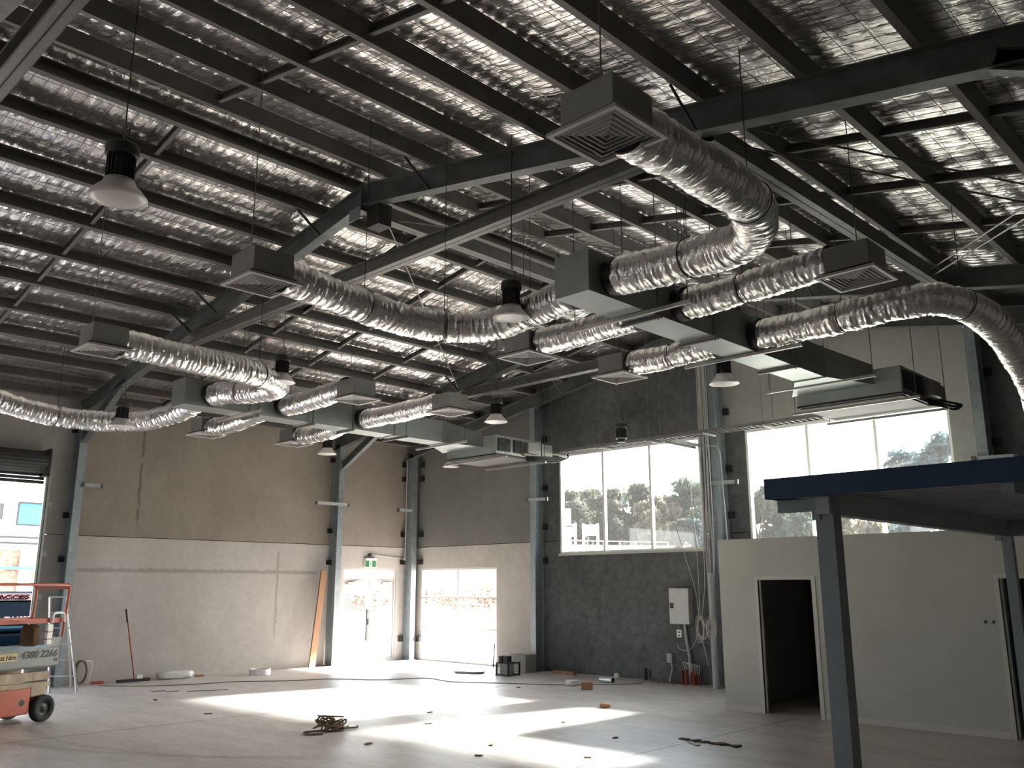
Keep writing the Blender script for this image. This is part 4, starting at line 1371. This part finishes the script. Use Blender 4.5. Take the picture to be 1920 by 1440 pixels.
MB().lathe([(0.0, -0.16), (0.055, -0.16), (0.055, 0.16), (0.0, 0.16)], 18, (-11.9, 15.1, 0.056), 'x').build('body', M_ALU, t, smooth=True)
MB().lathe([(0.0, 0.0), (0.05, 0.0), (0.05, 0.015), (0.0, 0.015)], 16, (-11.74, 15.1, 0.056), 'x').build('lid', M_BLACKM, t)
tag(MB().lathe([(0.0, 0.0), (0.05, 0.02), (0.06, 0.06), (0.05, 0.1), (0.0, 0.12)], 16, (-12.25, 15.9, 0)).build('white_ball', M_WHITE, smooth=True), 'small white round ball on the floor against the charcoal wall', 'ball')
slab('timber_offcut', 'timber offcut lying at the base of the charcoal wall near the column', 'offcut', (-13.7, 15.85, 0), 0.7, 0.1, 0.07, -0.1, M_PAPER)
lump('rag', 'crumpled brown scrap alone on the sunlit floor', 'scrap', (-9.54, 12.05, 0), 0.16, 0.12, 0.07, M_PAPER, 6)
lump('plastic_tangle', 'tangle of clear plastic strip at the floor joint', 'plastic', (-12.05, 14.2, 0), 0.2, 0.3, 0.12, M_BAG, 12)
t = thing('debris_strip', 'dirty strip of debris with a pale offcut near the partition', 'debris', (-6.5, 10.4, 0))
rr = random.Random(21)
for k in range(16):
    x = -6.95 + 0.055 * k
    MB().box(x, x + rr.uniform(.05, .12), 10.28 + rr.uniform(-.03, .03), 10.34 + rr.uniform(0, .06), 0, rr.uniform(.006, .02)).build('flake', M_BROWN_B, t)
MB().bar((-6.72, 10.2, 0.008), (-6.5, 10.05, 0.008), 0.07, 0.012).build('offcut', M_TRIM, t)
LIT = [(-10.3, 8.9), (-8.4, 8.3), (-7.6, 9.8), (-9.6, 7.3), (-7.0, 8.5), (-12.6, 13.2), (-11.2, 9.7), (-8.0, 7.7), (-6.2, 7.9), (-13.6, 7.2), (-9.0, 10.4), (-15.9, 7.4), (-6.9, 7.4)]
LN = ['between the rope heap and the sun patch', 'on the bright floor before the canopy', 'closest to the partition shadow', 'just beyond the rope heap', 'below the debris strip',
      'beyond the sun patches, near the wooden block', 'in the middle of the open floor', 'close to the bottom edge, centre', 'at the bottom edge before the canopy post', 'on the floor before the scissor lift',
      'inside the second sun patch', 'near the scissor lift wheel', 'at the very bottom of the floor']
for k, ((x, y), nm) in enumerate(zip(LIT, LN)):
    slab('litter_chip', 'tiny dark chip of litter ' + nm, 'litter', (x, y, 0), 0.11 * rr.uniform(.6, 1.3), 0.05, 0.012, rr.uniform(0, 3), M_BROWN_B, 0)

# ------------------------------------------------------------------ step ladder
t = thing('step_ladder', 'aluminium step ladder standing behind the scissor lift', 'ladder', (-18.3, 6.75, 0))
top = Vector((-18.75, 6.6, 1.75))
f0, f1 = Vector((-18.42, 6.50, 0)), Vector((-18.15, 6.90, 0))
b0, b1 = Vector((-19.2, 6.75, 0)), Vector((-19.0, 7.1, 0))
t0, t1 = top + Vector((-.08, -.13, 0)), top + Vector((.08, .13, 0))
for a, c in ((f0, t0), (f1, t1)):
    MB().bar(a, c, 0.03, 0.06, up=(1, 0, 0)).build('stile', M_ALU, t)
for a, c in ((b0, t0), (b1, t1)):
    MB().bar(a, c, 0.025, 0.035, up=(1, 0, 0)).build('rear_leg', M_ALU, t)
for k in range(1, 6):
    q = k / 6
    MB().bar(f0.lerp(t0, q), f1.lerp(t1, q), 0.075, 0.02).build('tread', M_ALU, t)
MB().bar(t0, t1, 0.16, 0.03).build('top_cap', M_ALU, t)

# ------------------------------------------------------------------ scissor lift (local frame: +x along the machine, -y faces the camera)
ang = math.radians(90 + 23)
t = thing('scissor_lift', 'orange and beige scissor lift with grey platform tray at the photograph edge', 'scissor lift', (-14.62, 5.12, 0), rz=ang)


def LB():
    return MB()


wheel_m = LB().lathe([(0.10, -0.05), (0.17, -0.06), (0.19, -0.045), (0.19, 0.045), (0.17, 0.06), (0.10, 0.05)], 30, axis='y', closed=True).mesh('wheel', M_RUBBER, True)
hub_m = LB().lathe([(0.0, -0.045), (0.03, -0.05), (0.05, -0.03), (0.10, -0.035), (0.11, -0.05), (0.11, 0.05), (0.0, 0.05)], 24, axis='y').mesh('hub', M_BLACKM, True)
for x in (0.0, -1.5):
    for y in (0.06, 0.72):
        wv = inst('wheel', wheel_m, t, (x, y, 0.19))
        inst('hub', hub_m, wv, (0, 0, 0))


def lp(b, name, m, parent=None, bevel=0.0):
    o = inst(name, b.mesh(name, m), parent or t)
    if bevel:
        bv = o.modifiers.new('edge', 'BEVEL')
        bv.width = bevel
        bv.segments = 2
        bv.limit_method = 'ANGLE'
    return o


ch = lp(LB().box(-1.35, -0.22, 0.06, 0.72, 0.13, 0.50), 'chassis', M_ORANGE, bevel=0.02)
lp(LB().lathe([(0.0, -0.004), (0.045, -0.004), (0.045, 0.0)], 18, (-0.36, 0.06, 0.30), 'y'), 'recess', M_BLACKM, ch)
lp(LB().box(-1.7, 0.12, 0.16, 0.62, 0.2, 0.46), 'base_frame', M_BEIGE)
lp(LB().box(-0.22, 0.06, 0.07, 0.14, 0.36, 0.52), 'fork_mount', M_BEIGE, bevel=0.02)
for k in range(3):
    z = 0.54 + 0.075 * k
    s_ = 1 if k % 2 else -1
    for y in (0.1, 0.66):
        lp(LB().bar((-1.75, y, z - 0.005 * s_), (0.12 - 0.02 * k, y, z + 0.012 * s_), 0.05, 0.066), 'scissor_arm', M_BEIGE)
for x in (0.02, -0.8):
    lp(LB().tube([(x, 0.08, 0.61), (x, 0.7, 0.61)], 0.02, 8), 'pivot_pin', M_BLACKM)
tr = lp(LB().box(-1.85, 0.2, 0.03, 0.06, 0.77, 1.07).box(-1.85, 0.2, 0.72, 0.75, 0.77, 1.07).box(-1.85, 0.2, 0.03, 0.75, 0.77, 0.80).box(0.17, 0.2, 0.03, 0.75, 0.77, 1.2).box(-0.03, 0.2, 0.03, 0.06, 1.05, 1.2), 'platform_tray', M_GREYP)
lp(LB().box(-1.85, -0.03, 0.028, 0.06, 1.06, 1.10), 'toe_edge', mat('blue_edge', (0.12, 0.18, 0.23), 0.4, 0.2), tr)
TX = (HP, 0, 0)
text('lettering', '4388 2266', M_TEXT, (-0.50, 0.027, 0.925), TX, 0.138, tr, shear=0.25, bold=0.003, sx=1.08)
text('lettering', 'I-8', M_TEXT, (0.10, 0.027, 0.855), TX, 0.05, tr, bold=0.003)
st_ = lp(LB().box(-1.08, -0.555, 0.024, 0.03, 0.90, 1.005), 'sticker', M_YEL, tr)
text('lettering', 'tt Hire', M_TEXT, (-0.575, 0.022, 0.922), TX, 0.092, tr, shear=0.15, bold=0.002, align='RIGHT')
rail = []
for y in (0.05, 0.73):
    top_ = bez([(-1.85, y, 1.98), (-1.0, y, 1.98), (0.14, y, 1.98), (0.245, y, 1.95), (0.265, y, 1.86), (0.22, y, 1.2)], 6)
    lp(LB().tube(top_, 0.021, 8), 'guard_rail', M_ORANGE)
    lp(LB().bar((-1.85, y, 1.45), (0.23, y, 1.45), 0.035, 0.07), 'mid_rail', M_ORANGE)
    for x in (-1.8,):
        lp(LB().tube([(x + 0.05, y, 1.98), (x - 0.06, y, 1.1)], 0.021, 8), 'post', M_ORANGE)
lp(LB().tube([(0.25, 0.05, 1.93), (0.25, 0.73, 1.93)], 0.021, 8), 'end_rail', M_ORANGE)
lp(LB().bar((0.23, 0.05, 1.45), (0.23, 0.73, 1.45), 0.035, 0.06), 'end_rail', M_ORANGE)
lp(LB().tube(bez([(-0.04, 0.0, 1.42), (-0.02, 0.0, 1.54), (0.03, 0.0, 1.56), (0.12, 0.0, 1.56), (0.17, 0.0, 1.54), (0.19, 0.0, 1.42)], 5), 0.018, 7), 'gate_handle', M_WHITE)
lp(LB().box(-0.1, 0.0, 0.0, 0.05, 1.1, 1.4), 'document_tube', M_WHITE, bevel=0.01)
for z in (1.18, 1.29):
    lp(LB().frame(-0.105, 0.005, z - .01, z + .01, -0.004, 0.054, 0.006), 'strap', M_ORANGE)
o = lump('cloth_bag', 'brown cloth bag hanging inside the scissor lift rails', 'bag', (-14.36, 4.72, 1.10), 0.16, 0.27, 0.30, M_BROWN_B, 31, ang)

# ------------------------------------------------------------------ outside: ground, bank, trees, neighbours
VD = Vector((math.sin(YAW), math.cos(YAW), 0))      # general direction of the land outside
VR = Vector((math.cos(YAW), -math.sin(YAW), 0))
M_GROUND = mat('pale_hardstand', (0.34, 0.32, 0.30), 0.9, 0, var=0.1, vscale=0.6, spec=0.2)
M_BANK = mat('cut_earth_bank', (0.15, 0.085, 0.05), 0.95, 0, col2=(0.34, 0.27, 0.21), vscale=1.1, bump=0.5, bscale=6, spec=0.1)
g = MB().box(-140, 60, -60, 140, -0.6, -0.3).build('ground', M_GROUND)
tag(g, 'pale concrete hardstand outside the building', kind='structure')
b = MB().box(-70, LX - 0.2, -30, 60, -0.3, -0.03).box(LX - 0.2, 40, GY + 0.2, 60, -0.3, -0.03).box(-40, 40, -40, Y0 - 0.2, -0.3, -0.03)
tag(b.build('pavement', M_GROUND), 'pale concrete apron around the building', kind='structure')
rng = np.random.default_rng(5)
vs, fs = [], []
NA, NB = 130, 26
for i in range(NA):
    a = -75 + 130 * i / (NA - 1)
    for j in range(NB):
        d = 49 + 46 * (j / (NB - 1)) ** 1.6
        if d < 50:
            z = -0.25
        else:
            q = min(1, (d - 50) / 8.5)
            z = -0.05 + 4.1 * (q * q * (3 - 2 * q)) + 0.015 * max(0, d - 60)
            z += rng.uniform(-.25, .25) * min(1, (d - 50) / 2) * (1 if d < 60 else 0.3)
        p = VD * d + VR * a
        vs.append((p.x, p.y, z))
for i in range(NA - 1):
    for j in range(NB - 1):
        fs.append((i * NB + j, (i + 1) * NB + j, (i + 1) * NB + j + 1, i * NB + j + 1))
bk = MB().add(vs, fs).build('hill', M_BANK, smooth=True)
tag(bk, 'pale cut earth bank rising beyond the glass doors', kind='structure')


def wpos(px_, d, z):
    """a spot on the land: sideways angle as tangent px_, distance d"""
    p = VD * d + VR * (px_ * d)
    return Vector((p.x, p.y, z))


M_LEAF = []
for k, (c1, c2) in enumerate((((0.035, 0.04, 0.03), (0.15, 0.15, 0.115)), ((0.025, 0.045, 0.032), (0.10, 0.125, 0.09)), ((0.08, 0.07, 0.052), (0.26, 0.225, 0.17)), ((0.022, 0.052, 0.056), (0.10, 0.14, 0.145)))):
    m = mat('foliage_%d' % k, c1, 0.8, 0, col2=c2, vscale=0.8, spec=0.2)
    n = m.node_tree
    pb = n.nodes['Principled BSDF']
    tl = n.nodes.new('ShaderNodeBsdfTranslucent')
    src = pb.inputs['Base Color'].links[0].from_socket
    n.links.new(src, tl.inputs[0])
    ms = n.nodes.new('ShaderNodeMixShader')
    ms.inputs[0].default_value = 0.4
    out = n.nodes['Material Output']
    n.links.new(pb.outputs[0], ms.inputs[1])
    n.links.new(tl.outputs[0], ms.inputs[2])
    n.links.new(ms.outputs[0], out.inputs[0])
    M_LEAF.append(m)
M_BARK = mat('bark', (0.10, 0.08, 0.065), 0.9, 0, var=0.3, vscale=6)


def tree(label, base, h, rad, kind, seed, n=2600, low=0.3, leaf=0.2):
    rr = np.random.default_rng(seed)
    t = thing('gum_tree', label, 'tree', tuple(base))
    b = MB()
    B0 = Vector(base)
    top = B0 + Vector((rr.uniform(-.4, .4), rr.uniform(-.4, .4), h * 0.8))
    b.tube([B0, B0.lerp(top, .35) + Vector((rr.uniform(-.2, .2), rr.uniform(-.2, .2), 0)), B0.lerp(top, .7), top], [0.16, 0.12, 0.08, 0.03], 7)
    blobs = []
    for k in range(11):
        q = low + (1 - low) * (k + 0.5) / 11
        rk = rad * (0.55 + 0.45 * math.sin(math.pi * min(1, (q - low) / (1 - low) * 0.85 + 0.12)))
        a = rr.uniform(0, 6.28)
        c = B0 + Vector((math.cos(a) * rk * 0.6, math.sin(a) * rk * 0.6, h * q - rad * .2))
        blobs.append((c, rad * rr.uniform(.22, .58)))
        b.tube([B0.lerp(top, q * 0.65), B0.lerp(top, q * .75).lerp(c, .5), c], [0.05, 0.035, 0.015], 5)
    b.build('trunk', M_BARK, t)
    vs = np.zeros((n, 4, 3))
    per = n // len(blobs) + 1
    i = 0
    for c, r_ in blobs:
        for _ in range(per):
            if i >= n:
                break
            d = rr.normal(size=3)
            d /= np.linalg.norm(d)
            p = np.array(c) + d * r_ * (rr.uniform(.35, 1.0) + 0.35 * rr.random() ** 4) * np.array([1, 1, .75])
            u = rr.normal(size=3)
            u /= np.linalg.norm(u)
            v_ = np.cross(u, rr.normal(size=3))
            v_ /= np.linalg.norm(v_)
            s = leaf * rr.uniform(.5, 1.2)
            vs[i] = [p - u * s - v_ * s * .5, p + u * s * .2 - v_ * s * .6, p + u * s + v_ * s * .4, p - u * s * .3 + v_ * s * .6]
            i += 1
    vs = vs[:i].reshape(-1, 3)
    MB().add(vs.tolist(), [(4 * k, 4 * k + 1, 4 * k + 2, 4 * k + 3) for k in range(i)]).build('crown', M_LEAF[kind], t)


TR = [(0.085, 84, 4.0, 7.0, 3.0, 0, 'distant grey-green tree mass at the back of the first high pane'),
      (0.128, 86, 4.0, 7.2, 3.0, 0, 'distant grey-green tree mass at the back of the middle high pane'),
      (0.168, 86, 4.0, 6.2, 3.0, 2, 'distant straw-green tree mass at the back of the third high pane'),
      (0.058, 70, 3.9, 5.6, 2.1, 0, 'grey-green gum tree seen in the first high pane, near the white building'),
      (0.105, 66, 3.9, 5.2, 1.7, 0, 'grey-green gum tree behind the second sign board in the first high pane'),
      (0.118, 72, 3.9, 5.6, 1.7, 3, 'bluish gum tree seen at the near edge of the middle high pane'),
      (0.140, 68, 3.9, 5.6, 1.6, 0, 'tall grey-green gum tree filling the middle high pane'),
      (0.158, 62, 3.9, 4.2, 1.3, 2, 'straw-coloured tree low in the middle high pane'),
      (0.172, 64, 3.9, 4.3, 1.5, 2, 'straw-coloured tree in the third high pane beside the mullion'),
      (0.190, 74, 3.9, 5.2, 1.7, 1, 'dark green tree far back in the third high pane'),
      (0.205, 64, 3.9, 5.6, 1.9, 1, 'green tree at the far edge of the third high pane'),
      (0.186, 56, 4.0, 1.9, 0.6, 0, 'small young tree low in the third high pane'),
      (0.203, 56, 4.0, 2.0, 0.7, 3, 'small rounded tree by the edge of the third high pane'),
      (0.278, 50, 1.5, 5.8, 2.0, 0, 'gum tree beside the frame of the window behind the canopy'),
      (0.298, 54, 1.2, 6.0, 2.2, 0, 'broad gum tree between the window frame and the fascia end'),
      (0.318, 50, 1.2, 5.4, 2.1, 1, 'leafy tree just beyond the end of the navy fascia'),
      (0.345, 52, 1.2, 4.8, 1.5, 2, 'straw-coloured tree beside the grey canopy post'),
      (0.385, 52, 1.5, 6.2, 1.9, 2, 'pale tree showing just over the navy fascia'),
      (0.425, 55, 1.5, 6.0, 1.8, 0, 'tree partly under the canopy, right of its near post'),
      (0.455, 50, 1.2, 8.2, 1.7, 3, 'tall bluish tree rising over the far end of the navy fascia'),
      (0.482, 48, 1.0, 9.2, 1.9, 3, 'tallest bluish tree beside the far column'),
      (0.36, 60, 3.0, 4.8, 2.0, 1, 'dark tree seen between canopy post and side beam')]
for k, (a, d, z, h, r_, kd, lb) in enumerate(TR[3:] + TR[:3]):
    tree(lb, wpos(a, d, z), h, r_, kd, 50 + k, n=4200)
# scrub on the bank
M_SCRUB = mat('dry_scrub', (0.05, 0.025, 0.013), 0.9, 0, col2=(0.13, 0.075, 0.045), vscale=3, spec=0.1)
for k, (a, d, z) in enumerate(((-0.20, 53.0, 0.75), (-0.175, 53.2, 0.8), (-0.155, 53.0, 0.75), (-0.085, 53.4, 0.9), (-0.06, 53.1, 0.8), (-0.028, 53.3, 0.85))):
    rr = np.random.default_rng(k)
    c = wpos(a, d, z)
    b = MB()
    for _ in range(260):
        dd = rr.normal(size=3)
        p = Vector(c) + Vector((dd[0] * .7, dd[1] * .7, abs(dd[2]) * .38 - 0.15))
        u = Vector(rr.normal(size=3)).normalized() * .12
        v_ = Vector(rr.normal(size=3)).normalized() * .06
        b.add([p - u, p + v_, p + u, p - v_], [(0, 1, 2, 3)])
    tag(b.build('scrub_bush', M_SCRUB), 'dry brown scrub bush on the bank, ' + ('first seen through the glass doors', 'second seen through the glass doors', 'third seen through the glass doors', 'first seen through the low window', 'middle one seen through the low window', 'last seen through the low window')[k], 'bush')
# kerb rail at bank foot
b = MB().bar(wpos(-0.3, 48.5, 0.25), wpos(0.1, 48.5, 0.25), 0.1, 0.12)
for k in range(12):
    p = wpos(-0.3 + 0.036 * k, 48.5, 0)
    b.box(p.x - .06, p.x + .06, p.y - .06, p.y + .06, -0.05, 0.25)
tag(b.build('guard_rail', M_WHITE), 'low white rail along the foot of the earth bank', 'rail')
# fence on the plateau
t = thing('wire_fence', 'pale tubular fence on top of the bank behind the high window', 'fence', tuple(wpos(0.1, 57, 3.9)))
for k in range(12):
    a = 0.03 + 0.018 * k
    p = wpos(a, 57, 3.9)
    MB().tube([p, p + Vector((0, 0, 0.95 - 0.02 * k))], 0.04, 6).build('post', M_WHITE, t)
for z in (4.35, 4.8):
    MB().tube([wpos(0.03, 57, z), wpos(0.23, 57, z - 0.22)], 0.03, 6).build('rail', M_WHITE, t)
M_MESHF = mat('fence_mesh', (0.32, 0.33, 0.30), 0.9, 0, var=0.3, vscale=8)
MB().bar(wpos(0.03, 57.1, 4.25), wpos(0.23, 57.1, 4.1), 0.02, 0.6).build('mesh_panel', M_MESHF, t)


def signboard(label, a0, a1, d, z0, z1, lines):
    t = thing('sign_board', label, 'sign', tuple(wpos((a0 + a1) / 2, d, 3.8)))
    MB().bar(wpos(a0, d, (z0 + z1) / 2), wpos(a1, d, (z0 + z1) / 2), 0.05, z1 - z0).build('board', M_WHITE, t)
    for a in (a0 + 0.0008, a1 - 0.0008):
        p = wpos(a, d - 0.1, 0)
        MB().box(p.x - .06, p.x + .06, p.y - .06, p.y + .06, 3.6, z1 + 0.05).build('post', M_WHITE, t)
    return t


s1 = signboard('white sign board with one line of black print, outside the high window', 0.0585, 0.0715, 56, 4.95, 5.75, 1)
s2 = signboard('white sign board with blue heading, beside the printed sign outside', 0.079, 0.0965, 56, 5.0, 5.7, 2)
MB().bar(wpos(0.0595, 55.93, 5.58), wpos(0.069, 55.93, 5.60), 0.02, 0.06).build('print_line', M_TEXT, s1)
MB().bar(wpos(0.080, 55.93, 5.62), wpos(0.0955, 55.93, 5.62), 0.02, 0.08).build('heading', mat('pale_blue', (0.3, 0.5, 0.6), 0.6), s2)


def shed(label, a0, a1, d, z0, z1, m, deep=4.0):
    p0, p1 = wpos(a0, d, 0), wpos(a1, d, 0)
    dv = (p1 - p0).normalized()
    t = thing('shed', label, 'building', tuple(p0))
    back = VD * deep
    q = [p0, p1, p1 + back, p0 + back]
    vs = [(v_.x, v_.y, z) for z in (z0, z1) for v_ in q]
    MB().add(vs, [(3, 2, 1, 0), (4, 5, 6, 7), (0, 1, 5, 4), (1, 2, 6, 5), (2, 3, 7, 6), (3, 0, 4, 7)]).build('walls', m, t)
    qq = [v_ + (v_ - (p0 + p1 + back) / 2) * 0.03 for v_ in q]
    vs = [(v_.x, v_.y, z) for z in (z1, z1 + 0.12) for v_ in qq]
    MB().add(vs, [(3, 2, 1, 0), (4, 5, 6, 7), (0, 1, 5, 4), (1, 2, 6, 5), (2, 3, 7, 6), (3, 0, 4, 7)]).build('roof', M_WHITE, t)
    for k in range(1, 4):
        c = p0.lerp(p1, k / 4)
        MB().bar(c - VD * 0.03 + Vector((0, 0, z0)), c - VD * 0.03 + Vector((0, 0, z1)), 0.05, 0.04, up=tuple(VD)).build('cover_strip', M_LOUV, t)
    return t


shed('tall white building edge seen in the first high pane', 0.045, 0.066, 61, 3.8, 7.0, M_WHITE)
shed('pinkish shed wall behind the trees in the middle high pane', 0.118, 0.146, 78, 3.8, 6.9, mat('pink_wall', (0.19, 0.14, 0.115), 0.8, var=0.1))
shed('pale lilac shed behind the young trees in the third high pane', 0.150, 0.215, 80, 3.8, 6.7, mat('lilac_wall', (0.2, 0.19, 0.2), 0.8, var=0.06))

# neighbour beyond the roller door: retaining wall, white building with blue window, handrail
M_PEB = mat('pebble_wall', (0.14, 0.085, 0.055), 0.95, 0, col2=(0.34, 0.26, 0.2), vscale=9, bump=0.4, bscale=14)
t = thing('retaining_wall', 'pebble-faced retaining wall with white piers beyond the roller door', 'wall', (-34, 8, 0))
MB().box(-34.4, -34.0, -10, 18, -0.1, 3.2).build('wall_body', M_PEB, t)
for y in (4.5, 8.0, 10.55, 13.2):
    MB().box(-34.0, -33.9, y, y + 0.35, -0.1, 3.2).build('pier', M_WHITE, t)
MB().box(-33.95, -33.85, -8, 12.2, 2.52, 2.62).build('blue_rail', mat('blue_steel', (0.02, 0.1, 0.2), 0.5), t)
t = thing('handrail', 'dark handrail on top of the pebble retaining wall', 'railing', (-33.9, 8, 3.2))
for z in (3.42, 3.62):
    MB().box(-33.9, -33.84, -8, 11.6, z - 0.04, z + 0.04).build('rail', M_BLACKM, t)
for k in range(14):
    MB().box(-33.92, -33.86, -7.6 + 1.4 * k, -7.5 + 1.4 * k, 3.2, 3.66).build('post', M_WHITE, t)
t = thing('white_building', 'white neighbouring building with a sky-blue window', 'building', (-38, 8, 3.2))
MB().box(-46, -38, -12, 22, 3.0, 8.2).build('wall', M_WHITE, t)
f = MB().frame(11.5, 13.1, 4.28, 5.2, -38.03, -37.95, 0.06, plane='x').build('window', M_BLACKM, t)
MB().box(-38.02, -37.98, 11.56, 13.04, 4.34, 5.14).build('pane', mat('sky_blue_glass', (0.03, 0.15, 0.22), 0.25), f)
f = MB().frame(8.6, 11.05, 4.42, 5.15, -38.03, -37.95, 0.06, plane='x').build('window', M_LOUV, t)
MB().box(-38.02, -37.98, 8.66, 10.99, 4.48, 5.09).build('pane', mat('grey_glass', (0.07, 0.065, 0.07), 0.3), f)
MB().box(-38.08, -37.98, 11.3, 11.36, 4.3, 5.6).build('downpipe', M_LOUV, t)
MB().box(-38.1, -37.96, 12.25, 12.5, 5.4, 5.65).build('wall_lamp', M_LOUV, t)
MB().box(-38.6, -37.7, -12, 22, 6.05, 6.15).build('soffit', M_WHITE, t)

# service ute parked outside the roller door, nose towards us
t = thing('service_ute', 'navy blue ute with a pale lettered strip on its windscreen, beyond the scissor lift', 'car', (-22.2, 6.3, 0))
prof = [(-26.2, 0.35), (-21.35, 0.35), (-21.2, 0.6), (-21.25, 0.98), (-22.3, 1.10), (-22.75, 1.72), (-23.2, 1.84), (-24.6, 1.84), (-25.0, 1.1), (-26.2, 1.08)]
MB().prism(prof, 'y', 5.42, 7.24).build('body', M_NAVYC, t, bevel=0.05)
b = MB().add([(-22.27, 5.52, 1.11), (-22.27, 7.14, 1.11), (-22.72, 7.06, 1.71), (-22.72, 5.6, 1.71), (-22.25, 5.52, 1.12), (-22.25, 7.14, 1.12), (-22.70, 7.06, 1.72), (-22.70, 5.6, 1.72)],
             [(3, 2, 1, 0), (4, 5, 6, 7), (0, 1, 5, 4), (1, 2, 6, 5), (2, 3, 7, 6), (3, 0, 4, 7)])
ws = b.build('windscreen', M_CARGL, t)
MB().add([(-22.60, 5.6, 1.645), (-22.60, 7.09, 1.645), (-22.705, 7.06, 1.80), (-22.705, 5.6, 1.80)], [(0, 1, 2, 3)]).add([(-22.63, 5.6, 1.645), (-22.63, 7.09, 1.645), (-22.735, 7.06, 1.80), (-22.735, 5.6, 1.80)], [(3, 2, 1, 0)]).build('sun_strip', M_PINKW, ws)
def glass_text(body, m, x, y, z, size, sx, lean):
    """lettering lying on a surface that leans back from the viewer along -x"""
    X_, Y_ = Vector((0, 1, 0)), Vector((-lean[0], 0, lean[1])).normalized()
    Z_ = X_.cross(Y_)
    o = text('lettering', body, m, (0, 0, 0), (0, 0, 0), size, ws, shear=0.25, bold=0.004, sx=sx)
    o.rotation_euler = Matrix((X_, Y_, Z_)).transposed().to_euler()
    o.location = Vector((x, y, z)) + Z_ * 0.012 - Vector((-22.2, 6.3, 0))
    return o


glass_text('ACCES', M_TEXTM, -22.61, 6.28, 1.672, 0.155, 1.42, (0.105, 0.155))
glass_text('PH:1300', M_TEXTP, -22.33, 6.38, 1.205, 0.14, 1.15, (0.45, 0.60))
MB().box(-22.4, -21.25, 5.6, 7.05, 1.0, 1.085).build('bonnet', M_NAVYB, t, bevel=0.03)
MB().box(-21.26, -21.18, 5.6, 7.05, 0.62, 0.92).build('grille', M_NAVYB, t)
for y in (5.62, 6.7):
    MB().box(-21.22, -21.16, y, y + 0.34, 0.78, 0.93).build('headlight', M_GLASS if False else M_WHITE, t)
MB().box(-21.2, -21.14, 5.42, 7.24, 0.38, 0.6).build('bumper', M_BLACKM, t, bevel=0.03)
MB().box(-21.15, -21.12, 6.55, 6.95, 0.62, 0.74).build('number_plate', M_WHITE, t)
for x in (-22.1, -25.2):
    for y in (5.5, 7.16):
        MB().lathe([(0.0, -0.1), (0.34, -0.1), (0.36, -0.06), (0.36, 0.06), (0.34, 0.1), (0.0, 0.1)], 24, (x, y, 0.34), 'y').build('wheel', M_RUBBER, t, smooth=True)
for y in (5.36, 7.24):
    MB().box(-22.55, -22.4, y, y + 0.1, 1.1, 1.3).build('mirror', M_BLACKM, t)
t.location.y += 0.36
